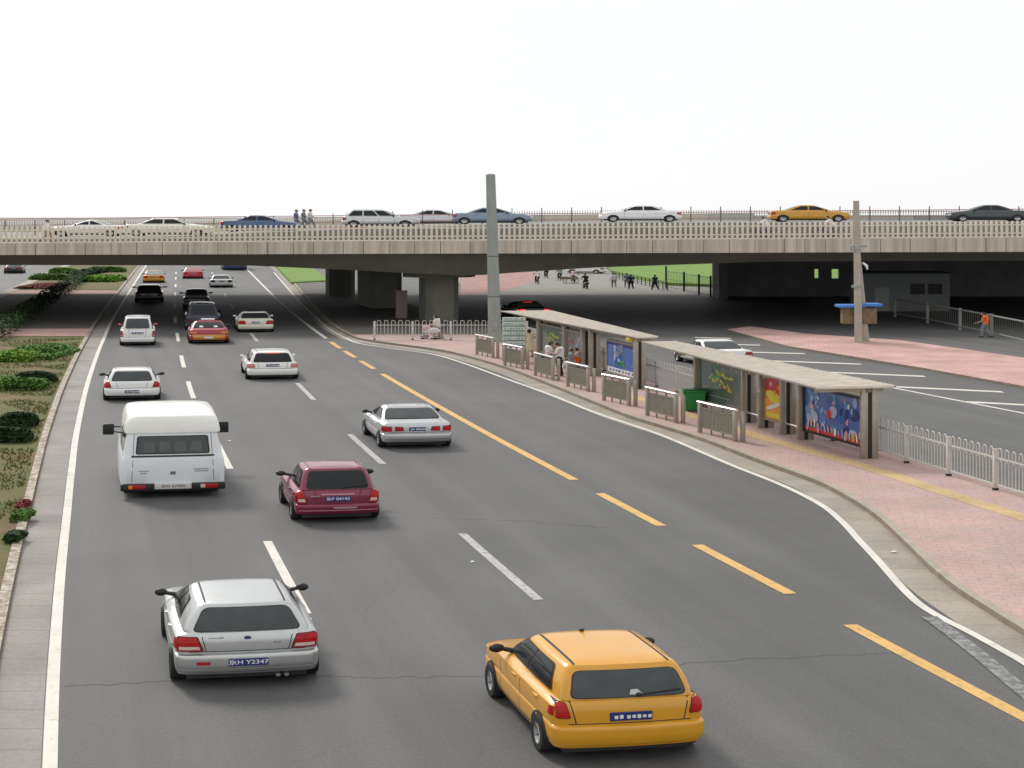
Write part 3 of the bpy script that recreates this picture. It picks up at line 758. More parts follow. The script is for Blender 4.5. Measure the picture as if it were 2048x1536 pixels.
for lb, x0, y0, x1, y1 in [('steel slat barrier farthest along the kerb, in front of the thick pole', 954, 709, 986, 716), ('steel slat barrier directly below the white route board', 1010, 731, 1045, 738),
        ('steel slat barrier in front of the two people in white shirts', 1071, 751, 1106, 761), ('steel slat barrier in front of the short person with an orange bag', 1136, 773, 1176, 783),
        ('steel slat barrier in front of the blue and white advert', 1208, 801, 1258, 812), ('steel slat barrier just left of the green bin', 1295, 831, 1352, 846), ('nearest steel slat barrier, below the dark green advert', 1400, 865, 1470, 883)]:
    barrier(lb, G(x0, y0, .15), G(x1, y1, .15))

# green bin
t = empty('wheelie_bin', (*G(1388, 822, .15), .15), 'dark green plastic bin standing between the two nearest steel barriers', 'bin')
GRN = mat('bin_green', srgb(30, 132, 62), .45, var=.15)
bm = bmesh.new(); vs = box(bm, -.24, .24, -.26, .26, .06, .86)
for v in vs:
    if v.co.z > .5: v.co.x *= 1.3; v.co.y *= 1.3
bmesh.ops.bevel(bm, geom=bm.edges[:], offset=.03, segments=2, affect='EDGES'); finish(bm, 'tub', GRN, t)
bm = bmesh.new(); box(bm, -.34, .34, -.37, .37, .84, .9, .02); finish(bm, 'rim', GRN, t)
bm = bmesh.new(); box(bm, -.31, .31, -.34, .3, .9, .95, .02); finish(bm, 'lid', mat('bin_lid', srgb(16, 74, 40), .45, var=.15), t)
for x in (-.2, .2):
    bm = bmesh.new(); tube(bm, [(x - .03, .22, .09), (x + .03, .22, .09)], .09, 10); finish(bm, 'wheel', RUBBER, t)

# ------------------------------------------------------------------ bus shelters
ROOF = mat('shelter_roof', srgb(208, 200, 188), .7, var=.14, scale=2.)
ADG = mat('advert_green', srgb(78, 92, 82), .18, var=.25, scale=2., coat=.5); ADB = mat('advert_blue', srgb(52, 92, 168), .2, var=.3, scale=2., coat=.5)
ADD = mat('advert_dull', srgb(112, 106, 106), .2, var=.25, scale=3., coat=.4); ADO = mat('advert_orange', srgb(206, 112, 58), .2, var=.2, scale=3., coat=.5); ADN = mat('advert_navy', srgb(62, 98, 166), .2, var=.35, scale=1.6, coat=.5)
INK = {k: mat('ink_' + k, srgb(*c), .3, var=.15, scale=6.) for k, c in dict(yellow=(214, 196, 60), lime=(150, 178, 62), red=(196, 46, 52), white=(214, 216, 218), pale=(160, 176, 204), orange=(224, 150, 48), sky=(96, 140, 196), pink=(206, 150, 160), navy=(30, 48, 110), teal=(64, 128, 104), grey=(130, 136, 140)).items()}
SANG = math.atan(.342 / K)
def blob(bm, y, z, ry, rz, x, mi, rot=0., n=14):
    vs = []
    for k in range(n):
        a = 2 * math.pi * k / n; u, v = ry * math.cos(a), rz * math.sin(a)
        vs.append(bm.verts.new((x, y + u * math.cos(rot) - v * math.sin(rot), z + u * math.sin(rot) + v * math.cos(rot))))
    f = bm.faces.new(vs); f.material_index = mi
    f.normal_update()
    if f.normal.x > 0: f.normal_flip()
def advert(t, kind, s0, s1, z0, z1):
    """frame with a printed sheet; the printed side faces the road (local -x). s = distance along"""
    bm = bmesh.new()
    for a, b, c, d in ((s0, s1, z0 - .09, z0), (s0, s1, z1, z1 + .09), (s0 - .0, s0 + .06, z0, z1), (s1 - .06, s1, z0, z1)): box(bm, -.07, .07, a, b, c, d)
    fr = finish(bm, 'advert_frame', STEELD if kind != 'navy' else BLACK, t, SANG, smooth=False)
    s0 += .06; s1 -= .06; w = s1 - s0; h = z1 - z0; rnd = random.Random(kind)
    base = dict(green=ADG, blue=ADB, orange=ADO, navy=ADN, dull=ADD)[kind]
    mats = [base] + list(INK.values()); ix = {k: i + 1 for i, k in enumerate(INK)}
    bm = bmesh.new(); box(bm, -.04, .04, s0, s1, z0, z1)
    X = -.044
    def rect(a, b, c, d, k, x=X):
        f = bm.faces.new([bm.verts.new(p) for p in ((x, s0 + w * a, z0 + h * c), (x, s0 + w * a, z0 + h * d), (x, s0 + w * b, z0 + h * d), (x, s0 + w * b, z0 + h * c))]); f.material_index = ix[k]; f.normal_update()
        if f.normal.x > 0: f.normal_flip()
    if kind == 'green':        # dark sheet, tangled yellow and lime lettering-like loops, pale caption bars
        for i in range(9): blob(bm, s0 + w * rnd.uniform(.42, .72), z0 + h * rnd.uniform(.62, .95), rnd.uniform(.08, .3), rnd.uniform(.05, .16), X + .001, ix['teal'], rnd.uniform(0, 3))
        for i in range(26): blob(bm, s0 + w * (.28 + .5 * ((i % 16) / 16)) + rnd.uniform(-.05, .05), z0 + h * (.42 + .2 * (i / 16)) + rnd.uniform(-.12, .12), rnd.uniform(.05, .22), .05, X - .001, ix[('lime', 'yellow', 'lime')[i % 3]], rnd.uniform(-.7, 1.2))
        for i in range(4): blob(bm, s0 + w * (.3 + .06 * i), z0 + h * .42, .05, .06, X - .003, ix['red' if i % 2 else 'orange'], .4)
        rect(.02, .2, .82, .9, 'grey', X - .002); rect(.05, .4, .04, .06, 'grey', X - .002); rect(.3, .8, .15, .17, 'grey', X - .002)
    elif kind == 'blue':       # blue sheet with a pale figure block and a white footer of small dark marks
        rect(0, 1, 0, .16, 'white'); rect(0, 1, .9, 1, 'navy')
        for i in range(8): rect(.08 + .11 * i, .12 + .11 * i + rnd.uniform(0, .04), .05, .11, 'navy', X - .002)
        for i in range(7): blob(bm, s0 + w * rnd.uniform(.5, .75), z0 + h * rnd.uniform(.35, .85), rnd.uniform(.12, .3), rnd.uniform(.1, .25), X - .001 - i * .0004, ix[('pale', 'grey', 'sky')[i % 3]], rnd.uniform(0, 3))
        for i in range(4): blob(bm, s0 + w * rnd.uniform(.35, .6), z0 + h * rnd.uniform(.3, .4), rnd.uniform(.15, .3), .1, X - .005, ix['teal'], rnd.uniform(-.3, .3))
        for i in range(6): blob(bm, s0 + w * rnd.uniform(.05, .95), z0 + h * rnd.uniform(.2, .85), .08, .05, X - .006, ix['sky'], rnd.uniform(0, 3))
    elif kind == 'dull':       # greyish sheet with soft pink, grey and red marks
        for i in range(12): blob(bm, s0 + w * rnd.uniform(.12, .88), z0 + h * rnd.uniform(.12, .9), rnd.uniform(.08, .3), rnd.uniform(.06, .2), X - .001 - i * .0003, ix[('grey', 'pale', 'pink', 'grey', 'red', 'grey')[i % 6]], rnd.uniform(0, 3))
    elif kind == 'orange':
        rect(0, 1, .62, 1, 'red'); rect(0, 1, .0, .45, 'orange'); blob(bm, (s0 + s1) / 2, z0 + h * .5, w * .46, .22, X - .001, ix['yellow'], .2); blob(bm, (s0 + s1) / 2, z0 + h * .3, w * .46, .08, X - .002, ix['white'], -.3); rect(.08, .92, .04, .14, 'yellow', X - .002)
        for i in range(5): blob(bm, s0 + w * rnd.uniform(.2, .8), z0 + h * rnd.uniform(.6, .9), .12, .1, X - .003, ix[('pink', 'orange', 'red')[i % 3]], rnd.uniform(0, 3))
    else:                      # navy funfair-like scatter of plain colour patches over a red strip
        rect(0, 1, 0, .09, 'red')
        for i in range(46):
            u, v = rnd.random(), rnd.random()
            c = ('sky', 'pale', 'navy', 'sky', 'pale', 'pink', 'white', 'navy')[i % 8]
            r = rnd.uniform(.05, .24) * (1.1 if c in ('sky', 'navy', 'pale') else .6)
            blob(bm, s0 + w * (.06 + .88 * u), z0 + h * (.16 + .76 * v), r, r * rnd.uniform(.3, .9), X - .001 - i * .0002, ix[c], rnd.uniform(0, 3))
        blob(bm, s0 + w * .56, z0 + h * .5, .15, .19, X - .012, ix['red'], .3)
        for i in range(16): blob(bm, s0 + w * (.03 + .06 * i), z0 + h * rnd.uniform(.1, .22), rnd.uniform(.04, .12), rnd.uniform(.1, .2), X - .013 - i * .0003, ix[('pink', 'white', 'orange', 'pale', 'pink', 'sky')[i % 6]], rnd.uniform(-.3, .3))
    finish(bm, 'advert', mats, fr, SANG, smooth=False)
def shelter(label, p, S, posts, ads, z=.15, t0=-1.4, t1=.45, far=(-.55, .45)):
    def taper(bm):     # the roof narrows or widens along its length
        for v in bm.verts:
            u = (v.co.x - t0) / (t1 - t0); k = (v.co.y + .45) / (S + .45)
            v.co.x = (t0 + (far[0] - t0) * k) * (1 - u) + (t1 + (far[1] - t1) * k) * u
        return bm
    t = empty('bus_shelter', (*p, z), label, 'bus shelter', 'bus shelters on the platform')
    for s in posts:
        for dx in (-.09, .16):
            bm = bmesh.new(); box(bm, dx - .075, dx + .075, s - .06, s + .06, 0, 2.42, .01); finish(bm, 'post', STEEL, t, SANG)
        bm = bmesh.new(); box(bm, -.01, .08, s - .04, s + .04, 0, 2.42); finish(bm, 'gap_strip', BLACK, t, SANG, smooth=False)
        bm = bmesh.new(); k = s / S; vs = box(bm, min(-.1, t0 + (far[0] - t0) * k + .15), t1 + (far[1] - t1) * k - .1, s - .04, s + .04, 2.3, 2.44); finish(bm, 'bracket', STEEL, t, SANG, smooth=False)
    bm = bmesh.new(); box(bm, -.05, .05, -.1, S - .8, 2.28, 2.41); finish(bm, 'beam', STEELD, t, SANG, smooth=False)
    bm = bmesh.new(); box(bm, t0, t1, -.45, S, 2.46, 2.54, .015)
    n = int(S / .3)
    for i in range(n):
        y = -.4 + (S + .35) * i / n; box(bm, t0 + .01, t1 - .01, y, y + .07, 2.54, 2.562)
    finish(taper(bm), 'roof', ROOF, t, SANG, smooth=False)
    for a in ((t0 - .04, t0 - .005), (t1 + .005, t1 + .04)):
        bm = bmesh.new(); box(bm, *a, -.45, S, 2.475, 2.555, .01); finish(taper(bm), 'roof_edge', STEEL, t, SANG, smooth=False)
    bm = bmesh.new(); box(bm, -.3, -.17, .0, .4, 2.25, 2.44, .02); finish(bm, 'lamp_box', mat('lamp_yellow', srgb(190, 170, 60), .6), t, SANG)
    for k, s0, s1, z0, z1 in ads: advert(t, k, s0, s1, z0, z1)
    bm = bmesh.new(); q = ads[0][2] + .2
    for s0, s1 in zip(posts[1:], posts[2:]):
        tube(bm, [(0, s0, .42), (0, s1, .42)], .05, 8)
    finish(bm, 'lean_rail', CHROME, t, SANG)
    return t
shelter('nearer bus shelter with colourful navy, orange and dark green adverts', (12.2, 46.3), 16.2, (0, 4.0, 5.25, 6.85, 8.2, 12.3), [('navy', .12, 3.9, .42, 1.98), ('orange', 5.35, 6.75, .45, 2.15), ('green', 8.3, 12.2, .45, 2.2)])
shelter('farther bus shelter with a blue and white advert, next to the route board', (6.07, 64.8), 17.6, (0, 5.5, 6.6, 9.2, 13.2), [('blue', .12, 3.6, .5, 2.0), ('dull', 6.7, 9.1, .6, 2.05), ('green', 9.3, 13.1, .55, 2.05)], t0=-.22, t1=.5, far=(-.5, 1.35))
# route board
t = empty('route_board', (*G(1028, 722, .15), .15), 'white bus route board with green stripes at the far end of the shelter', 'route board')
for x in (-.4, .4):
    bm = bmesh.new(); box(bm, x - .04, x + .04, -.04, .04, 0, 2.5, .01); finish(bm, 'post', STEEL, t)
bm = bmesh.new(); box(bm, -.42, .42, -.05, .03, .75, 2.5, .01); finish(bm, 'panel', mat('board_white', srgb(206, 210, 204), .4), t, smooth=False)
bm = bmesh.new()
for i in range(6):
    z = .85 + i * .28; box(bm, -.4, .4, -.056, -.05, z, z + .07)
finish(bm, 'green_strip', mat('board_green', srgb(84, 132, 112), .4), t, smooth=False)
bm = bmesh.new(); rnd = random.Random(2)
for i in range(6):
    for j in range(7):
        z = .96 + i * .28; x = -.36 + j * .105; box(bm, x, x + rnd.uniform(.04, .08), -.0565, -.05, z, z + rnd.uniform(.05, .12))
finish(bm, 'print', mat('board_print', srgb(150, 160, 158), .5), t, smooth=False)

# ------------------------------------------------------------------ vehicles
def rring(z, yr, yf, hw, cr, cf, br, bf, hwf=None):
    """rounded plan outline, always 52 points; z may be a function of y"""
    hwf = hwf or hw; pts = []
    def arc(cx, cy, r, a0, a1, n):
        for i in range(1, n): 
            a = a0 + (a1 - a0) * i / n; pts.append((cx + r * math.cos(a), cy + r * math.sin(a)))
    NR, NS, NC = 9, 12, 4
    x0 = hw - cr
    for i in range(NR):
        x = -x0 + 2 * x0 * i / (NR - 1); pts.append((x, yr + br * (x / hw) ** 2))
    y0 = yr + br * (x0 / hw) ** 2 + cr
    arc(hw - cr, y0, cr, -math.pi / 2, 0, NC)
    x1 = hwf - cf; y1 = yf - bf * (x1 / hwf) ** 2 - cf
    for i in range(NS):
        t = i / (NS - 1); pts.append((hw + (hwf - hw) * t + .03 * math.sin(math.pi * t) * hw, y0 + (y1 - y0) * t))
    arc(hwf - cf, y1, cf, 0, math.pi / 2, NC)
    for i in range(NR):
        x = x1 - 2 * x1 * i / (NR - 1); pts.append((x, yf - bf * (x / hwf) ** 2))
    arc(-hwf + cf, y1, cf, math.pi / 2, math.pi, NC)
    for i in range(NS):
        t = 1 - i / (NS - 1); pts.append((-(hw + (hwf - hw) * t + .03 * math.sin(math.pi * t) * hw), y0 + (y1 - y0) * t))
    arc(-hw + cr, y0, cr, math.pi, 1.5 * math.pi, NC)
    zf = z if callable(z) else (lambda y: z)
    return [(x, y, zf(y)) for x, y in pts]

def skin_rings(rings):
    bm = bmesh.new(); V = [[bm.verts.new(p) for p in r] for r in rings]; n = len(V[0])
    for A, B in zip(V, V[1:]):
        for k in range(n): bm.faces.new((A[k], A[(k + 1) % n], B[(k + 1) % n], B[k]))
    bm.faces.new(V[0][::-1]); bm.faces.new(V[-1])
    bmesh.ops.recalc_face_normals(bm, faces=bm.faces[:])
    return bm

def rpoly(pts, r, n=4):
    out = []
    N = len(pts)
    for i in range(N):
        p = Vector(pts[i]); a = Vector(pts[i - 1]) - p; b = Vector(pts[(i + 1) % N]) - p
        k = min(r, a.length * .45, b.length * .45)
        s, e = p + a.normalized() * k, p + b.normalized() * k
        for j in range(n + 1):
            t = j / n; out.append((1 - t) ** 2 * s + 2 * t * (1 - t) * p + t * t * e)
    return out

def patch(bm, bvh, poly, view, off=.006, res=.12, mi=0):
    """lay a flat outline onto the body: view 'R' from behind (x,z), 'F' front, 'L'/'S' sides (y,z), 'T' above (x,y)"""
    b2 = bmesh.new(); f = b2.faces.new([b2.verts.new((p[0], p[1], 0)) for p in poly])
    for ax in (0, 1):
        lo = min(p[ax] for p in poly); hi = max(p[ax] for p in poly); k = int((hi - lo) / res)
        for i in range(1, k + 1):
            c = [0, 0, 0]; c[ax] = lo + (hi - lo) * i / (k + 1); nrm = [0, 0, 0]; nrm[ax] = 1
            bmesh.ops.bisect_plane(b2, geom=b2.verts[:] + b2.edges[:] + b2.faces[:], plane_co=c, plane_no=nrm)
    mp = {}
    for v in b2.verts:
        a, b = v.co.x, v.co.y
        o, d = {'R': ((a, -4, b), (0, 1, 0)), 'F': ((a, 12, b), (0, -1, 0)), 'L': ((-4, a, b), (1, 0, 0)), 'S': ((4, a, b), (-1, 0, 0)), 'T': ((a, b, 6), (0, 0, -1))}[view]
        h, nn, _, _ = bvh.ray_cast(Vector(o), Vector(d))
        mp[v] = None if h is None else h + (nn if nn.dot(Vector(d)) < 0 else -nn) * off
    vm = {}
    for v, h in mp.items():
        if h is not None: vm[v] = bm.verts.new(h)
    D = Vector({'R': (0, -1, 0), 'F': (0, 1, 0), 'L': (-1, 0, 0), 'S': (1, 0, 0), 'T': (0, 0, 1)}[view])
    for f in b2.faces:
        if all(v in vm for v in f.verts):
            try: g = bm.faces.new([vm[v] for v in f.verts])
            except ValueError: continue
            g.material_index = mi; g.normal_update()
            if g.normal.dot(D) < 0: g.normal_flip()
    b2.free()

FONTC = {}
def text_bm(s, h, font_cache={}):
    cu = bpy.data.curves.new('t', 'FONT'); cu.body = s; cu.size = h * 1.4; cu.align_x = 'CENTER'; cu.align_y = 'CENTER'; cu.extrude = .001; cu.offset = h * .02
    o = bpy.data.objects.new('t', cu); COL.objects.link(o)
    dg = bpy.context.evaluated_depsgraph_get(); me = bpy.data.meshes.new_from_object(o.evaluated_get(dg))
    bm = bmesh.new(); bm.from_mesh(me); bpy.data.objects.remove(o); bpy.data.curves.remove(cu); bpy.data.meshes.remove(me)
    bm.transform(Matrix.Rotation(R(90), 4, 'X'))
    return bm

def wheel(t, x, y, r, w, ang, side):
    bm = bmesh.new(); n = 20; prof = [(0, r * .8), (.0, r * .93), (.03, r), (w - .03, r), (w, r * .93), (w, r * .6)]
    rings = [[bm.verts.new((x + side * (p[0] - w), y + q[0] * p[1], r + q[1] * p[1])) for q in [(math.cos(2 * math.pi * k / n), math.sin(2 * math.pi * k / n)) for k in range(n)]] for p in prof]
    for A, B in zip(rings, rings[1:]):
        for k in range(n): bm.faces.new((A[k], A[(k + 1) % n], B[(k + 1) % n], B[k]))
    bm.faces.new(rings[0]); bmesh.ops.recalc_face_normals(bm, faces=bm.faces[:])
    ty = finish(bm, 'wheel', RUBBER, t, ang)
    bm = bmesh.new(); rr = r * .64
    c = bm.verts.new((x - side * .03, y, r)); o = [bm.verts.new((x - side * .008, y + rr * math.cos(2 * math.pi * k / n), r + rr * math.sin(2 * math.pi * k / n))) for k in range(n)]
    i2 = [bm.verts.new((x - side * (.05 if k % 4 < 2 else .02), y + rr * .75 * math.cos(2 * math.pi * k / n), r + rr * .75 * math.sin(2 * math.pi * k / n))) for k in range(n)]
    for k in range(n):
        bm.faces.new((o[k], o[(k + 1) % n], i2[(k + 1) % n], i2[k])); bm.faces.new((i2[k], i2[(k + 1) % n], c))
    bmesh.ops.recalc_face_normals(bm, faces=bm.faces[:])
    finish(bm, 'rim', RIM, ty, ang)

def vehicle(name, label, cat, X, Y, s, pm, z=0., ang=None, group=None):
    """X, Y = middle of the rear bumper on the ground (widened coordinates); y runs forward along the car"""
    S = dict(L=4.1, W=1.64, H=1.42, belt=.9, kind='hatch', hood=.72, cowl=1.15, rake=.75, rbase=.14, rroof=.5, rw=.22, bump=.57, glass=GLASS, wr=.29, det=1, res=.1, ledge=.07)
    S.update(s); L, Wd, H, belt = S['L'], S['W'], S['H'], S['belt']; h = Wd / 2; kd = S['kind']
    if ang is None:
        d = (LX(Y + 4) - LX(Y - 1)) / 5 / K; ang = -math.atan(d)
    t = empty(name, (X, Y, z), label, cat, group)
    fin = lambda bm, nm, m, par=t, **k: finish(bm, nm, m, par, ang, **k)
    yc = L - S['cowl']
    def zb(y, o=0.):
        if y <= yc: return belt + o
        u = (y - yc) / (L - yc); return belt + o - (belt - S['hood']) * (u ** 1.6)
    tr = S.get('trunk', 0)
    box_like = kd in ('van', 'bus')
    cr = S.get('cr', .16)
    rb = .06
    rg = [rring(.24, .16, L - .2, h - .1, .12, .2, rb, .1), rring(.26, .05, L - .06, h - .03, cr, .3, rb, .14), rring(.36, .0, L, h - .005, cr, .32, rb, .16),
          rring(.44, .0, L, h, cr, .32, rb, .16), rring(S['bump'] - .07, .0, L, h, cr, .32, rb, .16), rring(S['bump'] - .045, .002, L, h, cr, .32, rb, .16), rring(S['bump'] - .02, .008, L, h, cr, .32, rb, .16), rring(S['bump'], .03, L - .01, h - .005, cr, .32, rb, .16), rring(S['bump'] + .015, S['ledge'], L - .03, h - .012, cr, .32, rb, .16),
          rring((S['bump'] + belt) / 2 + .02, S['ledge'] + .005, L - .05, h, cr, .32, rb, .16)]
    zt = (lambda y, o=0.: zb(y, o) + (S.get('trz', .02) if tr and y < tr + .3 else 0))
    rg += [rring(lambda y: zt(y, -.05), S['ledge'] + .02, L - .08, h - .012, cr, .34, rb, .16), rring(lambda y: zt(y, .0), S['ledge'] + .04, L - .14, h - .05, cr, .36, rb, .16),
           rring(lambda y: zt(y, .025), S['ledge'] + .06 if not tr else S['ledge'] + .08, L - .22, h - .1, cr, .36, rb, .16)]
    r0 = tr if tr else S['rbase']; f0 = yc + .02
    rr_, fr_ = S['rroof'] + (tr and tr - .0), yc - S['rake']
    wb, wt = h - .105, h - S['rw']; zr = H - .075
    z0 = belt + .035 + (S.get('trz', .02) if tr else 0)
    for u in (0, .25, .5, .75, 1.):
        bul = .035 * math.sin(math.pi * u)
        rg.append(rring(z0 + (zr - z0) * u, r0 + (rr_ - r0) * u - bul, f0 + (fr_ - f0) * u + bul * .6, wb + (wt - wb) * u + bul * .5, .12 if not box_like else .09, .2, .05, .1))
    rg += [rring(H - .03, rr_ + .04, fr_ - .07, wt - .035, .12, .2, .04, .08), rring(H - .008, rr_ + .14, fr_ - .2, wt - .12, .14, .2, .03, .06), rring(H + .01, rr_ + .35, fr_ - .45, wt - .3, .15, .2, .02, .03)]
    bm = skin_rings(rg); bvh = BVHTree.FromBMesh(bm)
    fin(bm, 'body', pm, sharp=32)
    gl = lambda zz: ((zz - z0) / (zr - z0))
    yR = lambda zz: r0 + (rr_ - r0) * gl(zz); yF = lambda zz: f0 + (fr_ - f0) * gl(zz); wX = lambda zz: wb + (wt - wb) * gl(zz)
    G_ = S['glass']
    # rear window
    za, zc = z0 + S.get('wlo', .05), zr - S.get('whi', .045)
    m = S.get('wm', .1)
    bm = bmesh.new(); q = rpoly([(-wX(za) + m, za), (wX(za) - m, za), (wX(zc) - m * .9, zc), (-wX(zc) + m * .9, zc)], .09)
    if S.get('seal', 1): patch(bm, bvh, [(p[0] * 1.03, za + (p[1] - za) * 1.06 - .012) for p in q], 'R', .009, S['res'], 1)
    patch(bm, bvh, q, 'R', .015, S['res'], 0)
    rw = fin(bm, 'rear_window', [G_, SEAM])
    bm = bmesh.new(); patch(bm, bvh, rpoly([(-wb + .1, z0 + .03), (wb - .1, z0 + .03), (wt - .07, zr - .04), (-wt + .07, zr - .04)], .08), 'F', .008, .2)
    fin(bm, 'windscreen', GLASS)
    # side windows, split by pillars
    zs0, zs1 = z0 + .035, zr - .03
    nwin = S.get('nwin', 2); yr0, yr1 = yR(zs0) + S.get('cp', .28), yR(zs1) + S.get('cp', .28) - .02; yf0, yf1 = yF(zs0) - .2, yF(zs1) - .1
    for vw in ('L', 'S'):
        if S.get('blackout'):
            bm = bmesh.new(); patch(bm, bvh, rpoly([(yr0, zs0 - .012), (yf0, zs0 - .012), (yf1, zs1 + .01), (yr1, zs1 + .01)], .07), vw, .009, S['res'] * 1.5); fin(bm, 'window_surround', SEAM)
        for i in range(nwin):
            a, b = i / nwin, (i + 1) / nwin; e = .035
            pl = [(yr0 + (yf0 - yr0) * a + e, zs0), (yr0 + (yf0 - yr0) * b - e, zs0), (yr1 + (yf1 - yr1) * b - e, zs1), (yr1 + (yf1 - yr1) * a + e, zs1)]
            if S.get('split') : pass
            bm = bmesh.new(); patch(bm, bvh, rpoly(pl, .05), vw, .013, S['res'] * 1.5); fin(bm, 'side_window', S.get('sglass', GLASS))
    # lamps
    for sx in (-1, 1):
        bm = bmesh.new(); lm = S.get('lamp', [(h - .36, .62), (h - .05, .62), (h - .07, .86), (h - .3, .86)])
        pl = rpoly([(sx * p[0], p[1]) for p in lm], .03)
        patch(bm, bvh, pl, 'R', .02, .05, 0)
        zl, zh = min(p[1] for p in lm), max(p[1] for p in lm); xl, xh = min(p[0] for p in lm), max(p[0] for p in lm)
        wd_ = xh - xl
        ex = lambda i, j, u: lm[i][0] + (lm[j][0] - lm[i][0]) * u
        lo = [(sx * (ex(0, 3, .1) + .02), zl + (zh - zl) * .1), (sx * (ex(1, 2, .1) - .02), zl + (zh - zl) * .1), (sx * (ex(1, 2, .34) - .02), zl + (zh - zl) * .34), (sx * (ex(0, 3, .34) + .02), zl + (zh - zl) * .34)]
        cx_, cz_ = sum(p[0] for p in lm) / 4, (zl + zh) / 2
        patch(bm, bvh, rpoly([(sx * (cx_ + (p[0] - cx_) * 1.1), cz_ + (p[1] - cz_) * 1.12) for p in lm], .03), 'R', .009, .05, 2)
        if S.get('lens', 1): patch(bm, bvh, lo, 'R', .026, .05, 1)
        # lamp wraps a little round the corner
        zw = min(zh, belt - .05); e_ = S['ledge'] + .12; patch(bm, bvh, [(e_, zl + .02), (e_ + .14, zl + .03), (e_ + .11, zw - .01), (e_, zw)], 'L' if sx < 0 else 'S', .01, .1, 0)
        fin(bm, 'tail_lamp', [S.get('lampm', RED), S.get('lensm', CLEAR), SEAM], smooth=False)
        bm = bmesh.new(); patch(bm, bvh, rpoly([(sx * (h - .5), S['hood'] - .16), (sx * (h - .1), S['hood'] - .15), (sx * (h - .12), S['hood'] - .03), (sx * (h - .45), S['hood'] - .05)], .03), 'F', .01, .15)
        fin(bm, 'headlight', CLEAR)
        zx = belt + .1; yy = yF(z0) - .3
        mz = S.get('mirz', belt + .12); ml = S.get('mirl', .11)
        bm = bmesh.new(); tube(bm, [(sx * (wb - .02), yy, mz - .06), (sx * (h + .0), yy, mz - .02)], [.045, .035], 6)
        sphere(bm, (sx * (h + .0 + ml * .6), yy, mz), 1, ml * .75, .06, S.get('mirh', .075), 12, 8)
        fin(bm, 'mirror', S.get('mirm', BLACK))
    # plate
    pz = S.get('pz', .74); pw = S.get('pw', .44)
    def plate(text, m, ink):
        h1 = bvh.ray_cast(Vector((0, -4, pz)), Vector((0, 1, 0)))[0]; y = (h1.y if h1 else 0)
        bm = bmesh.new(); box(bm, -pw / 2, pw / 2, y - .018, y + .03, pz - .065, pz + .065, .006); p = fin(bm, 'number_plate', m, smooth=False)
        if text:
            bm = text_bm(text, .072); bm.transform(Matrix.Translation((0, y - .021, pz)))
        else:
            bm = bmesh.new(); rnd = random.Random(label)
            for i in range(7):
                x = -pw * .4 + i * pw * .125 + (.02 if i > 1 else 0); box(bm, x, x + pw * .085, y - .0205, y - .018, pz - rnd.uniform(.02, .035), pz + rnd.uniform(.015, .035))
        fin(bm, 'characters', ink, p, smooth=False)
    if S['det'] > 0: plate(S.get('text'), S.get('plm', PLATE), S.get('ink', WHITE))
    # dark underside strip, wheel arches, wheels
    wr = S['wr']; ya, yb2 = S.get('wya', .72), L - S.get('wyf', .78)
    for vw in ('L', 'S'):
        for y in (ya, yb2):
            bm = bmesh.new(); patch(bm, bvh, [(y + (wr + .055) * math.cos(a * math.pi / 12), .285 + max(0, (wr + .05)) * math.sin(a * math.pi / 12) * 1.0) for a in range(13)], vw, .006, .2); fin(bm, 'wheel_arch', SEAM)
    bm = bmesh.new(); patch(bm, bvh, [(-h + .12, .25), (h - .12, .25), (h - .12, .3), (-h + .12, .3)], 'R', .006, .3); fin(bm, 'rear_skirt', SEAM)
    for sx in (-1, 1):
        for y in (ya, yb2): wheel(t, sx * (h + .036), y, wr, .2, ang, sx)
    bm = bmesh.new(); box(bm, -h + .14, h - .14, .25, L - .3, .13, .3); fin(bm, 'underbody', SEAM, smooth=False)
    # seams and trim
    if S['det'] > 0:
        bm = bmesh.new()
        def line(a, b, vw, w=.007, off=.003):
            dx, dy = b[0] - a[0], b[1] - a[1]; q = math.hypot(dx, dy); nx, ny = -dy / q * w, dx / q * w
            patch(bm, bvh, [(a[0] + nx, a[1] + ny), (b[0] + nx, b[1] + ny), (b[0] - nx, b[1] - ny), (a[0] - nx, a[1] - ny)], vw, off, .1)
        for vw in ('L', 'S'):
            ys = [yr0 + (yf0 - yr0) * i / nwin for i in range(nwin + 1)]
            for y in ys[1 if nwin < 3 else 0:]: line((y + .02, .33), (y + .02, belt), vw)
            line((ya + .45, .31), (yb2 - .4, .31), vw, .012)
        zt_ = belt - .02
        if not tr:
            line((-h + .16, S['bump'] + .04), (h - .16, S['bump'] + .04), 'R')
            e = S.get('gate', h - .4)
            for sx in (-1, 1): line((sx * e, S['bump'] + .04), (sx * (e + .06), z0), 'R', .006)
        else:
            line((-h + .16, S['bump'] + .05), (h - .16, S['bump'] + .05), 'R'); line((-h + .2, .3 + 0), (-h + .2, tr - .05), 'T', .006); line((h - .2, .3), (h - .2, tr - .05), 'T', .006)
        for sx in (-1, 1): line((sx * (wt - .1), rr_ + .1), (sx * (wt - .1), fr_ - .2), 'T', S.get('ditch', .006))
        fin(bm, 'seams', SEAM)
        for vw, sx in (('L', -1), ('S', 1)):
            for i in range(min(nwin, 2)):
                y = yr0 + (yf0 - yr0) * (i + .22) / nwin; h1 = bvh.ray_cast(Vector((sx * 4, y, belt - .1)), Vector((-sx, 0, 0)))[0]
                if h1:
                    bm = bmesh.new(); box(bm, h1.x - .02, h1.x + .02, y, y + .17, belt - .12, belt - .085, .008); fin(bm, 'door_handle', S.get('hm', pm))
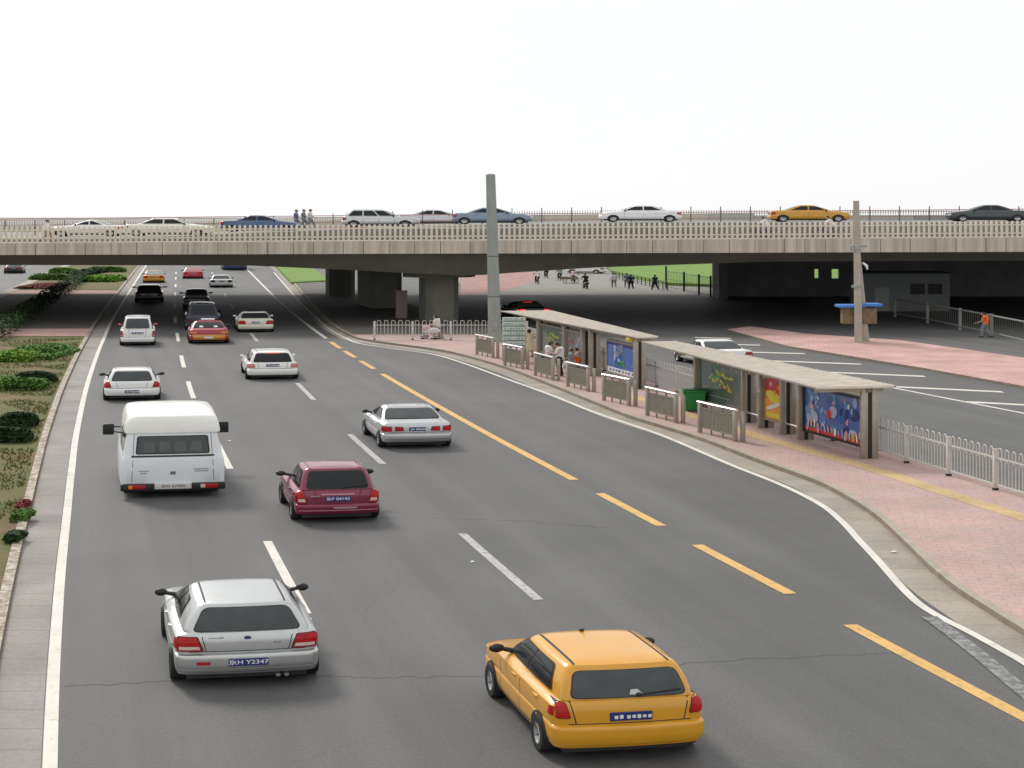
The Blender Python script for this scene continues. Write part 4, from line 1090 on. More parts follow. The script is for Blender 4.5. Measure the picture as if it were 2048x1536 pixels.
    if S.get('wiper'):
        bm = bmesh.new(); h1 = bvh.ray_cast(Vector((.1, -4, za + .03)), Vector((0, 1, 0)))[0]; h2 = bvh.ray_cast(Vector((.55, -4, za + .08)), Vector((0, 1, 0)))[0]
        if h1 and h2: tube(bm, [h1 + Vector((0, -.03, 0)), h2 + Vector((0, -.03, 0))], .014, 5); sphere(bm, h1 + Vector((0, -.02, 0)), .035); fin(bm, 'wiper', BLACK)
        else: bm.free()
    if S.get('stop'):
        bm = bmesh.new(); z_ = zc - .05; patch(bm, bvh, [(-.28, z_), (.28, z_), (.24, z_ + .07), (-.24, z_ + .07)], 'R', .013, .2); fin(bm, 'stop_lamp', S['stop'])
    if S.get('lipm'):
        bm = bmesh.new(); patch(bm, bvh, [(-h + .06, .375), (h - .06, .375), (h - .06, .355), (-h + .06, .355)], 'R', .01, .1); fin(bm, 'bumper_lip', S['lipm'])
    return t, ang, bvh, fin, dict(z0=z0, zr=zr, h=h, belt=belt, L=L, rr=rr_, fr=fr_, wt=wt, za=za, zc=zc)

def place(px, Y): return (px - 1024) / F * Y
SILV = paint('silver_paint', (.54, .555, .55), .85, .33, .3); SILV2 = paint('silver_grey_paint', (.56, .57, .58), .75, .33, .3)
WHT = paint('white_paint', (.8, .8, .78), 0, .3); WHT2 = paint('cool_white_paint', (.72, .75, .77), 0, .35); CRM = paint('cream_paint', (.66, .64, .54), 0, .35)
YEL = paint('yellow_paint', (.66, .31, .012), .0, .3, .6); MAR = paint('maroon_paint', (.2, .012, .05), .15, .26)
DKB = paint('dark_blue_paint', (.012, .016, .04), .1, .3); DKG = paint('dark_green_paint', (.02, .026, .018), .1, .35); REDP = paint('red_paint', (.38, .03, .05), .1, .3)
ORG = paint('taxi_yellow', (.62, .3, .02), 0, .3); BLK = paint('black_paint', (.01, .014, .014), .1, .25); GBL = paint('grey_blue_paint', (.2, .26, .33), .3, .3)

# 1 silver wagon, nearest left
t, a, bvh, fin, q = vehicle('estate_car', 'silver estate car in the lane left of the yellow hatchback, plate ending 2347', 'car', place(497, 24.25), 24.25,
    dict(L=4.1, W=1.68, H=1.43, belt=.93, bump=.6, ledge=.12, res=.05, rroof=.42, rbase=.2, rw=.27, pz=.475, pw=.46, text='京H Y2347', glass=GLASSG, lipm=CHROME, nwin=2, cp=.75, mirl=.11, wlo=.015, whi=.015, wm=.1, ditch=.012,
         lamp=[(.52, .66), (.8, .66), (.795, .89), (.585, .89)], gate=.48, wiper=0), SILV)
bm = bmesh.new(); h1 = bvh.ray_cast(Vector((0, -4, .87)), Vector((0, 1, 0)))[0]
tube(bm, [h1 + Vector((0, .01, 0)), h1 + Vector((0, -.014, 0))], .04, 14); bm.transform(Matrix.Translation(Vector((0, 0, .87))) @ Matrix.Diagonal((1.1, 1, .75, 1)) @ Matrix.Translation(Vector((0, 0, -.87)))); fin(bm, 'emblem', mat('emblem_blue', (.05, .06, .14), .3))
bm = bmesh.new(); rnd = random.Random(4)
for x0, n, z in ((-.45, 8, .865), (.31, 4, .76)):
    for i in range(n):
        x = x0 + i * .022; hh = bvh.ray_cast(Vector((x, -4, z)), Vector((0, 1, 0)))[0]; box(bm, x, x + .014, hh.y - .006, hh.y, z, z + rnd.uniform(.014, .028))
fin(bm, 'badge', mat('badge', (.16, .17, .17), .4), smooth=False)
bm = bmesh.new(); patch(bm, bvh, [(-.6, .44), (-.44, .44), (-.44, .49), (-.6, .49)], 'R', .01, .1); fin(bm, 'fog_lamp', RED)
for x in (.35, .45):
    bm = bmesh.new(); tube(bm, [(x, .05, .2), (x, .35, .22)], .028, 8); fin(bm, 'exhaust', RIM)

# 2 yellow hatchback at the bottom edge
t, a, bvh, fin, q = vehicle('hatchback', 'bright yellow hatchback at the lower edge with a white tag in its rear window', 'car', place(1266, 20.9), 20.9,
    dict(L=3.95, W=1.6, H=1.45, belt=.93, bump=.58, res=.05, cowl=1.1, rake=.62, rroof=.36, rbase=.13, rw=.2, glass=GLASSG, nwin=2, cp=.42, wlo=.03, whi=.03, wm=.09, ditch=.014, pz=.72, lamp=[(.62, .72), (.752, .72), (.745, .93), (.66, .93)], lens=0, wiper=1, blackout=1, mirl=.12, gate=.56), YEL)
bm = bmesh.new(); h1 = bvh.ray_cast(Vector((.06, -4, q['za'] + .05)), Vector((0, 1, 0)))[0]
v = [bm.verts.new(h1 + Vector(p)) for p in ((-.06, -.02, -.03), (.1, -.02, -.03), (.02, -.025, .07), (-.05, -.02, .06))]; bm.faces.new(v); fin(bm, 'paper_tag', WHITE)
bm = bmesh.new(); h1 = bvh.ray_cast(Vector((-.02, q['fr'] - .15, 5)), Vector((0, 0, -1)))[0]; sphere(bm, h1 + Vector((0, 0, .015)), .03); tube(bm, [h1, h1 + Vector((0, -.16, .1))], [.012, .005], 5); fin(bm, 'aerial', BLACK)

# 3 maroon estate
t, a, bvh, fin, q = vehicle('estate_car', 'maroon estate car with black door mirrors, plate ending 04143', 'car', place(677, 37.2), 37.2,
    dict(L=3.7, W=1.52, H=1.46, belt=.87, bump=.52, res=.06, rroof=.42, rbase=.12, rw=.2, glass=GLASS, nwin=3, cp=.24, blackout=1, text='京F 04143', pz=.665, pw=.46, wlo=.03, whi=.02, wm=.09, lamp=[(.55, .56), (.715, .56), (.71, .9), (.62, .88)], mirl=.13, wiper=1, lipm=paint('pink_trim', (.5, .22, .26))), MAR)
bm = bmesh.new(); z_ = .79; hh = bvh.ray_cast(Vector((0, -4, z_)), Vector((0, 1, 0)))[0]; box(bm, -.3, .3, hh.y - .02, hh.y + .02, z_ - .02, z_ + .015, .008); fin(bm, 'plate_trim', paint('pink_trim2', (.55, .3, .33)))
bm = bmesh.new()
for i in range(14):
    x = -.08 + i * .03; hh = bvh.ray_cast(Vector((x, -4, .43)), Vector((0, 1, 0)))[0]; box(bm, x, x + .018, hh.y - .006, hh.y, .41, .45)
for i in range(6):
    x = -.48 + i * .026; hh = bvh.ray_cast(Vector((x, -4, .73)), Vector((0, 1, 0)))[0]; box(bm, x, x + .016, hh.y - .006, hh.y, .73, .755)
fin(bm, 'badge', mat('badge_pale', (.55, .42, .42), .4), smooth=False)

# 4 tall white van with a raised white roof
def highvan(X, Y):
    t = empty('high_roof_van', (X, Y, 0), 'large pale blue-white van with a raised white roof cap, seen from behind', 'van')
    ang = -math.atan((LX(Y + 4) - LX(Y)) / 4 / K); fin = lambda bm, nm, m, par=t, **k: finish(bm, nm, m, par, ang, **k)
    L = 5.5; h = 1.0
    rg = [rring(.28, .06, L - .1, h - .06, .1, .2, .02, .1), rring(.38, .0, L, h, .12, .25, .03, .14), rring(.85, 0, L, h + .01, .12, .25, .03, .14), rring(1.12, .03, L - .05, h - .005, .12, .25, .03, .14)]
    for z, yr, yf, w in ((1.2, .04, L - .12, h - .02), (1.25, .06, L - .2, h - .035)): rg.append(rring(lambda y, z=z: z if y < L - .9 else z - .25 * ((y - L + .9) / .9), yr, yf, w, .12, .25, .03, .14))
    for z, yr, yf, w in ((1.3, .07, L - .75, h - .045), (1.65, .13, L - 1.1, h - .085), (1.93, .18, L - 1.4, h - .13), (1.96, .22, L - 1.45, h - .17)): rg.append(rring(z, yr, yf, w, .12, .2, .03, .1))
    bm = skin_rings(rg); bvh = BVHTree.FromBMesh(bm); fin(bm, 'body', WHT2, sharp=30)
    rg = [rring(1.925, .15, L - 1.3, h - .075, .13, .3, .04, .1), rring(2.0, .155, L - 1.35, h - .07, .15, .3, .04, .1), rring(2.22, .21, L - 1.5, h - .1, .16, .3, .05, .12), rring(2.38, .29, L - 1.65, h - .15, .17, .35, .05, .14), rring(2.42, .35, L - 1.8, h - .21, .18, .4, .05, .15), rring(2.47, .62, L - 2.3, h - .42, .2, .4, .05, .1), rring(2.5, 1.1, L - 2.7, h - .65, .2, .3, .05, .1)]
    fin(skin_rings(rg), 'roof_cap', paint('cap_white', (.8, .79, .75), 0, .45), sharp=50)
    bm = bmesh.new(); patch(bm, bvh, rpoly([(-.72, 1.3), (.72, 1.3), (.685, 1.84), (-.685, 1.84)], .06), 'R', .006, .15, 1); patch(bm, bvh, rpoly([(-.69, 1.33), (.69, 1.33), (.655, 1.81), (-.655, 1.81)], .05), 'R', .011, .15, 0)
    fin(bm, 'rear_window', [GLASSG, BLACK])
    for i in range(4):
        x = -.45 + i * .3; bm = bmesh.new()
        patch(bm, bvh, rpoly([(x - .12, 1.36), (x + .12, 1.36), (x + .1, 1.68), (x - .1, 1.68)], .07), 'R', .0125, .2)
        fin(bm, 'seat_back', mat('seat_grey', (.1, .105, .105), .6))
    bm = bmesh.new(); patch(bm, bvh, [(-.8, 1.215), (.8, 1.215), (.8, 1.27), (-.8, 1.27)], 'R', .008, .2); fin(bm, 'trim_strip', SEAM)
    for sx in (-1, 1):
        bm = bmesh.new(); patch(bm, bvh, [(sx * .79, .5), (sx * .8, .5), (sx * .745, 1.93), (sx * .735, 1.93)], 'R', .004, .3); fin(bm, 'door_gap', SEAM)
    for x0, x1 in ((-h - .01, -.36), (.36, h + .01)):
        bm = bmesh.new(); box(bm, x0, x1, -.07, .2, .24, .44, .02); fin(bm, 'bumper_end', BLACK)
    bm = bmesh.new(); box(bm, -.36, .36, -.05, .1, .27, .45, .015); p = fin(bm, 'number_plate', PLATEW)
    bm = text_bm('京G 67500', .075); bm.transform(Matrix.Translation((0, -.054, .36))); fin(bm, 'characters', mat('plate_ink', (.12, .1, .1), .5), p, smooth=False)
    for sx in (-1, 1):
        bm = bmesh.new(); box(bm, sx * .7 - .16, sx * .7 + .16, -.085, -.06, .29, .41, .008); tl = fin(bm, 'tail_lamp', RED)
        bm = bmesh.new(); x = sx * .7 - .16; box(bm, x - .01 if sx > 0 else x, x + .08, -.09, -.07, .3, .4, .006); fin(bm, 'indicator', CLEAR if sx > 0 else AMBER, tl)
        bm = bmesh.new(); tube(bm, [(sx * .95, L - 1.15, 1.5), (sx * 1.15, L - 1.15, 1.5)], .025, 6); tube(bm, [(sx * .95, L - 1.15, 1.3), (sx * 1.15, L - 1.15, 1.35)], .02, 6)
        box(bm, sx * 1.22 - .12, sx * 1.22 + .12, L - 1.2, L - 1.1, 1.24, 1.6, .03); fin(bm, 'mirror', BLACK)
        for vw in (['L'] if sx < 0 else ['S']):
            for y0, y1 in ((.5, 1.5), (1.6, 2.6), (2.75, 3.9)):
                bm = bmesh.new(); patch(bm, bvh, rpoly([(y0, 1.34), (y1, 1.34), (y1 - .05, 1.84), (y0 + .03, 1.84)], .05), vw, .007, .3); fin(bm, 'side_window', GLASS)
        for y in (1.1, L - .95): wheel(t, sx * (h - .05), y, .34, .22, ang, sx)
    bm = bmesh.new(); patch(bm, bvh, rpoly([(-.75, 1.3), (.75, 1.3), (.68, 1.86), (-.68, 1.86)], .06), 'F', .01, .3); fin(bm, 'windscreen', GLASS)
    bm = bmesh.new(); box(bm, -.8, .8, .3, L - .3, .14, .4); fin(bm, 'underbody', SEAM, smooth=False)
    bm = bmesh.new(); rnd = random.Random(9)
    for x0, n, z in ((-.66, 7, .8), (-.62, 4, .73), (.4, 10, .83), (.42, 9, .77)):
        for i in range(n):
            x = x0 + i * .03; hh = bvh.ray_cast(Vector((x, -4, z)), Vector((0, 1, 0)))[0]; box(bm, x, x + .02, hh.y - .006, hh.y, z, z + .028)
    hh = bvh.ray_cast(Vector((0, -4, .75)), Vector((0, 1, 0)))[0]; box(bm, -.05, .05, hh.y - .01, hh.y, .7, .79)
    fin(bm, 'badge', mat('badge_grey', (.13, .14, .15), .4), smooth=False)
highvan(place(346, 40.6), 40.6)

# 5 silver saloon
SED = dict(L=4.3, W=1.66, H=1.37, belt=.88, trunk=.85, rroof=.7, rbase=.85, trz=.05, bump=.55, rw=.25, nwin=2, cp=.2, pz=.72, pw=.4, wlo=.02, whi=.02, wm=.05, glass=GLASSG)
t, a, bvh, fin, q = vehicle('saloon_car', 'silver saloon car right of the maroon one, beside the long yellow line', 'car', place(836, 49.), 49., dict(SED, lamp=[(.34, .66), (.8, .64), (.79, .82), (.36, .8)], lens=0, lipm=mat('grey_trim', (.2, .2, .2), .6)), SILV2)
for sx in (-1, 1):
    bm = bmesh.new(); patch(bm, bvh, [(sx * .535, .63), (sx * .6, .63), (sx * .6, .83), (sx * .535, .83)], 'R', .027, .1); fin(bm, 'lamp_divider', SILV2)
# 6 white estate with a red high stop lamp, 7 white hatchback
vehicle('estate_car', 'white estate car with a red stop lamp glowing at the top of its rear window', 'car', place(546, 69.5), 69.5, dict(L=4.3, W=1.7, H=1.43, belt=.86, bump=.54, rroof=.4, rw=.24, glass=GLASS, nwin=3, cp=.2, pz=.75, mirl=.08, wlo=.02, whi=.02, stop=REDL, lampm=mat('pink_lamp', (.6, .2, .2), .3), lamp=[(.6, .64), (.82, .64), (.81, .82), (.62, .82)], lens=0, mirm=WHT), CRM if False else WHT)
vehicle('hatchback', 'small white hatchback driving just ahead of the tall van', 'car', place(264, 61.6), 61.6, dict(L=3.75, W=1.62, H=1.4, belt=.86, bump=.55, rroof=.45, rw=.24, wlo=.02, whi=.02, glass=GLASSG, nwin=2, pz=.44, pw=.42, lamp=[(.6, .63), (.77, .62), (.76, .85), (.66, .86)], mirl=.14, lens=0), WHT)
# 8 white microvan
vehicle('minivan', 'white minivan in the left lane at the edge of the bridge shadow', 'van', place(275, 87.6), 87.6, dict(L=3.7, W=1.42, H=1.85, belt=1.05, bump=.52, hood=.8, cowl=.55, rake=.55, rroof=.3, rbase=.1, rw=.2, glass=GLASSG, nwin=3, cp=.12, pz=.82, pw=.5, kind='van', lamp=[(.6, .6), (.69, .6), (.69, .95), (.62, .95)], mirm=REDP), WHT)
# 9 red and yellow taxi
t, a, bvh, fin, q = vehicle('taxi', 'taxi with a red upper body over yellow and a white roof sign', 'taxi', place(418, 89.), 89., dict(SED, L=4.3, W=1.66, H=1.4, lens=0, glass=GLASS, pz=.42, plm=PLATEW, lamp=[(.5, .68), (.8, .68), (.8, .8), (.5, .8)], lampm=AMBER), REDP)
bm = bmesh.new(); patch(bm, bvh, [(-.82, .3), (.82, .3), (.82, .6), (-.82, .6)], 'R', .009, .15); patch(bm, bvh, [(.05, .3), (4.2, .3), (4.2, .62), (.05, .62)], 'L', .003, .2); patch(bm, bvh, [(.05, .3), (4.2, .3), (4.2, .62), (.05, .62)], 'S', .003, .2); fin(bm, 'yellow_panel', ORG)
bm = bmesh.new(); box(bm, -.3, .3, 1.75, 1.95, 1.41, 1.55, .04); fin(bm, 'roof_sign', mat('sign_white', (.75, .75, .75), .4))
for x in (-.4, .22):
    bm = bmesh.new(); patch(bm, bvh, [(x, 1.0), (x + .18, 1.0), (x + .16, 1.1), (x + .02, 1.1)], 'R', .03, .2); fin(bm, 'headrest', mat('pale_cover', (.6, .6, .58), .8))
# 10..18 farther traffic
far = dict(det=1)
vehicle('minivan', 'dark navy van in the shade directly ahead of the red and yellow taxi', 'van', place(406, 99.5), 99.5, dict(L=4.2, W=1.62, H=1.95, belt=1.1, bump=.55, cowl=.6, rake=.5, rroof=.3, rbase=.1, rw=.22, nwin=3, cp=.12, kind='van', hood=.85, lens=0, lampm=mat('dull_red', (.06, .01, .01), .4)), DKB)
vehicle('jeep', 'dark green boxy jeep with wide mirrors ahead of the navy van', 'car', place(393, 121.5), 121.5, dict(L=3.9, W=1.5, H=1.8, belt=1.05, bump=.6, rroof=.25, rbase=.12, rw=.18, kind='van', cowl=1.1, rake=.35, hood=.95, nwin=3, mirl=.2, mirz=1.35, lens=0, lampm=mat('dull_red', (.06, .01, .01), .4)), DKG)
vehicle('jeep', 'black jeep with wide mirrors in the left lane just beyond the bridge shade', 'car', place(298, 131.5), 131.5, dict(L=4.1, W=1.72, H=1.65, belt=1.0, bump=.6, rroof=.3, rbase=.12, rw=.2, kind='van', rake=.4, hood=.92, mirl=.22, mirz=1.35, lens=0, lampm=mat('dull_red', (.06, .01, .01), .4)), BLK)
t, a, bvh, fin, q = vehicle('taxi', 'far orange and white taxi beside the hedges beyond the bridge', 'taxi', place(307, 169.), 169., dict(SED, H=1.5, W=1.66, glass=mat('pale_glass', (.35, .37, .4), .15), lens=0), ORG)
bm = bmesh.new(); patch(bm, bvh, [(-.5, 1.5), (.5, 1.5), (.5, 3.0), (-.5, 3.0)], 'T', .006, .3); fin(bm, 'roof_panel', WHT)
vehicle('saloon_car', 'far bright red saloon in the middle lane beyond the bridge', 'car', place(386, 180.), 180., dict(SED, W=1.7, H=1.45, glass=mat('pale_pink_glass', (.4, .22, .24), .2), lens=0), paint('bright_red_paint', (.5, .04, .07)))
vehicle('saloon_car', 'far white saloon with dark tail lamps in the right lane beyond the bridge', 'car', place(443, 158.), 158., dict(SED, W=1.66, H=1.42, lampm=SEAM, lens=0), WHT)
vehicle('saloon_car', 'cream saloon in the bridge shade, third lane, behind the red and yellow taxi', 'car', place(512, 97.6), 97.6, dict(SED, L=4.4, W=1.66, H=1.4, glass=GLASS, lens=0, pz=.72, mirm=CRM), CRM)
vehicle('coach', 'dark blue coach far off in the right lane, half hidden by the bridge', 'coach', place(470, 208), 208., dict(L=9, W=2.4, H=3.0, belt=1.5, bump=.7, kind='bus', cowl=.25, rake=.2, hood=1.3, rroof=.15, rbase=.08, rw=.2, nwin=5, cp=.2, wr=.45, wya=2., wyf=1.6, lens=0, lamp=[(.9, .75), (1.15, .75), (1.15, 1.1), (.95, 1.1)]), paint('coach_blue', (.02, .03, .1)))
vehicle('saloon_car', 'dark saloon on the far left carriageway beyond the median hedges', 'car', place(26, 196) , 196., dict(SED, W=1.7, lens=0), BLK)
# side road: black car with lit lamps, white car behind the shelter
vehicle('saloon_car', 'black car with lit red tail lamps in the shade behind the farther bus shelter', 'car', place(1070, 109.5), 109.5, dict(SED, W=1.72, H=1.42, lampm=REDL, lens=0, lamp=[(.5, .7), (.78, .7), (.78, .84), (.5, .84)], stop=REDL), BLK, ang=R(15))
vehicle('saloon_car', 'white car on the side road partly hidden behind the nearer shelter roof', 'car', place(1466, 75), 75., dict(SED, W=1.7, L=4.5, H=1.42), WHT, ang=R(14))

# traffic on the bridge deck: cars side-on
def deckcar(name, label, cat, px, Y, spec, pm, right=True, zo=0., **kw):
    X = place(px, Y); Lw = spec.get('L', 4.4) * K / 2
    return vehicle(name, label, cat, X - Lw if right else X + Lw, Y, dict(spec, nwin=spec.get('nwin', 2)), pm, dz(X, Y) + zo, R(-90) if right else R(90), **kw)
dk = dict(SED, L=4.5, W=1.72, H=1.42, det=1)
deckcar('saloon_car', 'large pearl white saloon side-on at the left of the bridge deck, nearest its railing', 'car', 340, 107, dict(dk, L=4.6, H=1.45, trunk=.7), CRM if False else paint('pearl_white', (.78, .77, .68)), True)
deckcar('saloon_car', 'white saloon on the bridge behind the walking man in a white shirt', 'car', 176, 113.5, dict(dk, L=4.2, H=1.4, cowl=1.3), WHT, False)
deckcar('saloon_car', 'dark blue saloon on the bridge between the pearl car and the cyclists', 'car', 522, 116, dk, GBL if False else paint('deck_blue', (.05, .1, .22)), True)
deckcar('hatchback', 'pale silver hatchback on the bridge left of the thick pole', 'car', 762, 114, dict(L=4.3, W=1.7, H=1.5, det=1, nwin=3, cp=.2, glass=GLASSG), SILV, True)
deckcar('saloon_car', 'pale grey saloon farther back on the bridge just left of the thick pole', 'car', 872, 126, dk, SILV2, True)
deckcar('saloon_car', 'grey blue saloon on the bridge directly behind the thick pole', 'car', 985, 114.5, dk, GBL, True)
deckcar('saloon_car', 'white saloon on the bridge right of the thick pole, above the cyclists', 'car', 1280, 115, dict(dk, L=4.6), WHT, False)
deckcar('taxi', 'orange yellow taxi on the bridge between the two white shirted cyclists', 'taxi', 1618, 114, dk, ORG, True)
deckcar('saloon_car', 'black saloon on the bridge at the right picture edge', 'car', 1972, 115, dk, paint('deck_black', (.03, .045, .045)), False)

# ------------------------------------------------------------------ people and cycles
def cloth(n, c): return mat('cloth_' + n, c, .9, var=.15, scale=9.)
SKIN = mat('skin', (.42, .25, .17), .6, var=.08); HAIR = mat('hair', (.012, .01, .009), .6, var=.2); SHOE = mat('shoe', (.03, .028, .027), .6, var=.2)
CL = {k: cloth(k, c) for k, c in dict(white=(.68, .67, .66), cream=(.74, .67, .44), black=(.012, .013, .016), grey=(.22, .23, .25), khaki=(.27, .22, .15), orange=(.8, .16, .03), pink=(.6, .4, .4), navy=(.03, .04, .08), blue=(.12, .17, .28), red=(.5, .06, .05)).items()}
EYE = mat('eye', (.02, .015, .012), .3)
def chain(bm, pts, rs, n=10):
    """tapered limb with round joints, later fused into one skin"""
    for p, r in zip(pts, rs): sphere(bm, p, r, u=n, v=7)
    for p, q, a, b in zip(pts, pts[1:], rs, rs[1:]): tube(bm, [p, q], [a, b], n)
def fuse(bm, voxel):
    me = bpy.data.meshes.new('f'); bm.to_mesh(me); bm.free()
    o = bpy.data.objects.new('f', me); COL.objects.link(o)
    m = o.modifiers.new('r', 'REMESH'); m.mode = 'VOXEL'; m.voxel_size = voxel
    sm = o.modifiers.new('s', 'SMOOTH'); sm.iterations = 2; sm.factor = .4
    dg = bpy.context.evaluated_depsgraph_get(); me2 = bpy.data.meshes.new_from_object(o.evaluated_get(dg))
    b = bmesh.new(); b.from_mesh(me2); bpy.data.objects.remove(o); bpy.data.meshes.remove(me); bpy.data.meshes.remove(me2)
    return b
def V(*a): return Vector(a)
POSE = dict(
 stand=dict(),
 walk=dict(kl=V(-.1, .2, .5), al=V(-.1, .22, .1), kr=V(.1, -.02, .5), ar=V(.1, -.34, .16), el=V(-.25, -.14, 1.14), wl=V(-.26, -.05, .93), er=V(.25, .12, 1.14), wr=V(.24, .28, .97)),
 stoop=dict(ch=V(0, .3, 1.3), nk=V(0, .42, 1.4), hd=V(0, .53, 1.48), sl=V(-.19, .34, 1.32), sr=V(.19, .34, 1.32), el=V(-.24, .5, 1.1), wl=V(-.14, .66, .98), er=V(.24, .5, 1.1), wr=V(.14, .66, .98), kl=V(-.1, .16, .5), al=V(-.1, .12, .1), kr=V(.1, .0, .5), ar=V(.1, -.26, .12)),
 read=dict(nk=V(0, .05, 1.46), hd=V(0, .12, 1.57), el=V(-.25, .1, 1.14), wl=V(-.1, .32, 1.18), er=V(.25, .1, 1.14), wr=V(.1, .32, 1.16)),
 push=dict(nk=V(0, .06, 1.46), hd=V(0, .1, 1.6), el=V(-.25, .08, 1.13), wl=V(-.2, .34, 1.0), er=V(.25, .08, 1.13), wr=V(.2, .34, 1.0), kl=V(-.1, .14, .5), al=V(-.1, .12, .1), kr=V(.1, -.02, .5), ar=V(.1, -.24, .12)),
 sit=dict(hp=V(0, 0, .5), ch=V(0, .02, .92), nk=V(0, .05, 1.03), hd=V(0, .09, 1.17), sl=V(-.19, .02, .97), sr=V(.19, .02, .97), el=V(-.24, .08, .7), wl=V(-.12, .32, .62), er=V(.24, .08, .7), wr=V(.12, .32, .62), kl=V(-.12, .42, .52), al=V(-.12, .4, .1), kr=V(.12, .42, .52), ar=V(.12, .42, .1)),
 bike=dict(hp=V(0, 0, .95), ch=V(0, .22, 1.35), nk=V(0, .28, 1.46), hd=V(0, .34, 1.6), sl=V(-.18, .24, 1.4), sr=V(.18, .24, 1.4), el=V(-.24, .42, 1.2), wl=V(-.24, .62, 1.06), er=V(.24, .42, 1.2), wr=V(.24, .62, 1.06), kl=V(-.1, .36, .78), al=V(-.1, .2, .38), kr=V(.1, .24, .6), ar=V(.1, .08, .2)))
def person(label, loc, h=1.68, ang=0., pose='stand', top='white', low='black', dress=None, vox=.022, group=None, hair='short', bag=None, vest=None):
    t = empty('person', loc, label, 'person', group); s = h / 1.72
    J = dict(hp=V(0, 0, .93), ch=V(0, 0, 1.32), nk=V(0, .01, 1.47), hd=V(0, .035, 1.61), sl=V(-.19, 0, 1.4), sr=V(.19, 0, 1.4), el=V(-.25, -.02, 1.13), wl=V(-.26, .07, .9), er=V(.25, -.02, 1.13), wr=V(.26, .07, .9), kl=V(-.1, .03, .5), al=V(-.1, -.03, .1), kr=V(.1, .03, .5), ar=V(.1, -.03, .1))
    J.update(POSE[pose]); J = {k: v * s for k, v in J.items()}
    f = lambda bm, nm, m, par=t, **k: finish(bm, nm, m, par, ang, **k)
    hl, hr = J['hp'] + V(-.1, 0, -.02) * s, J['hp'] + V(.1, 0, -.02) * s
    bm = bmesh.new()
    chain(bm, [J['hp'], (J['hp'] + J['ch']) / 2, J['ch'], J['nk']], [.125 * s, .12 * s, .13 * s, .06 * s]); chain(bm, [J['sl'], J['ch'], J['sr']], [.065 * s, .1 * s, .065 * s])
    chain(bm, [J['nk'], J['hd'] - V(0, .01, .05) * s], [.055 * s, .06 * s])
    sphere(bm, J['hd'], 1, .078 * s, .096 * s, .115 * s, 14, 10); sphere(bm, J['hd'] + V(0, .045, -.055) * s, .055 * s)
    sphere(bm, J['hd'] + V(0, .1, -.015) * s, .02 * s, .8, 1.1, 1.2)
    for sx in (-1, 1): sphere(bm, J['hd'] + V(sx * .08, 0, 0) * s, 1, .016 * s, .026 * s, .035 * s)
    for q in 'lr':
        sx = -1 if q == 'l' else 1
        chain(bm, [J['s' + q], J['e' + q], J['w' + q]], [.052 * s, .04 * s, .028 * s]); chain(bm, [hl if q == 'l' else hr, J['k' + q], J['a' + q]], [.088 * s, .058 * s, .038 * s])
        d = (J['w' + q] - J['e' + q]).normalized(); w = J['w' + q]; side = V(1, 0, 0); pal = w + d * .05 * s
        chain(bm, [w, pal, w + d * .085 * s], [.028 * s, .036 * s, .034 * s])
        for i, ln in enumerate((.055, .07, .075, .06)):      # fingers, slightly curled, and a thumb from the palm's side
            o = w + d * .085 * s + V(0, (i - 1.5) * .02, 0) * s; c = V(-sx * .014, .004, 0) * s
            chain(bm, [o, o + d * ln * .55 * s + c, o + d * ln * s + c * 2.6], [.0095 * s, .009 * s, .008 * s], 6)
        chain(bm, [w + d * .03 * s + V(0, .028, 0) * s, w + d * .07 * s + V(-sx * .012, .052, 0) * s, w + d * .1 * s + V(-sx * .02, .056, 0) * s], [.012 * s, .011 * s, .009 * s], 6)
    f(fuse(bm, vox * .8), 'body', SKIN, sharp=180)
    bm = bmesh.new()
    bm.free()
    for sx in (-1, 1): bm = bmesh.new(); sphere(bm, J['hd'] + V(sx * .032, .088, .012) * s, .012 * s); f(bm, 'eye', EYE)
    bm = bmesh.new(); tube(bm, [J['hd'] + V(-.024, .097, -.055) * s, J['hd'] + V(0, .103, -.056) * s, J['hd'] + V(.024, .097, -.055) * s], .006 * s, 5); f(bm, 'mouth', mat('lip', (.3, .1, .09), .6))
    bm = bmesh.new(); sphere(bm, J['hd'] + V(0, -.018, .03) * s, 1, .09 * s, .098 * s, .105 * s, 14, 9)
    if hair == 'long': chain(bm, [J['hd'] + V(0, -.05, 0) * s, J['hd'] + V(0, -.08, -.16) * s], [.08 * s, .05 * s])
    b = fuse(bm, vox * .8)
    cut = bmesh.ops.bisect_plane(b, geom=b.verts[:] + b.edges[:] + b.faces[:], plane_co=J['hd'] + V(0, .055, .03) * s, plane_no=V(0, 1, -.45), clear_outer=True)
    f(b, 'hair', HAIR, sharp=180)
    bm = bmesh.new(); r = 1.12
    up = [J['hp'] + V(0, 0, -.02), (J['hp'] + J['ch']) / 2, J['ch'], J['ch'] + (J['nk'] - J['ch']) * .55]
    chain(bm, up, [.14 * s, .14 * s, .15 * s, .095 * s]); chain(bm, [J['sl'], J['ch'] + V(0, 0, .03), J['sr']], [.08 * s, .12 * s, .08 * s])
    sphere(bm, J['hp'], 1, .175 * s, .135 * s, .12 * s)
    for q in 'lr': chain(bm, [J['s' + q], J['s' + q] + (J['e' + q] - J['s' + q]) * .8], [.078 * s, .062 * s])
    if dress:
        z = .42 * s; n = 16
        for k in range(5): 
            u = k / 4; c = J['hp'] * (1 - u) + V(0, .02, z) * u; sphere(bm, c, 1, (.18 + .1 * u) * s, (.14 + .09 * u) * s, .13 * s)
    f(fuse(bm, vox), 'dress' if dress else 'shirt', CL[dress or top], sharp=180)
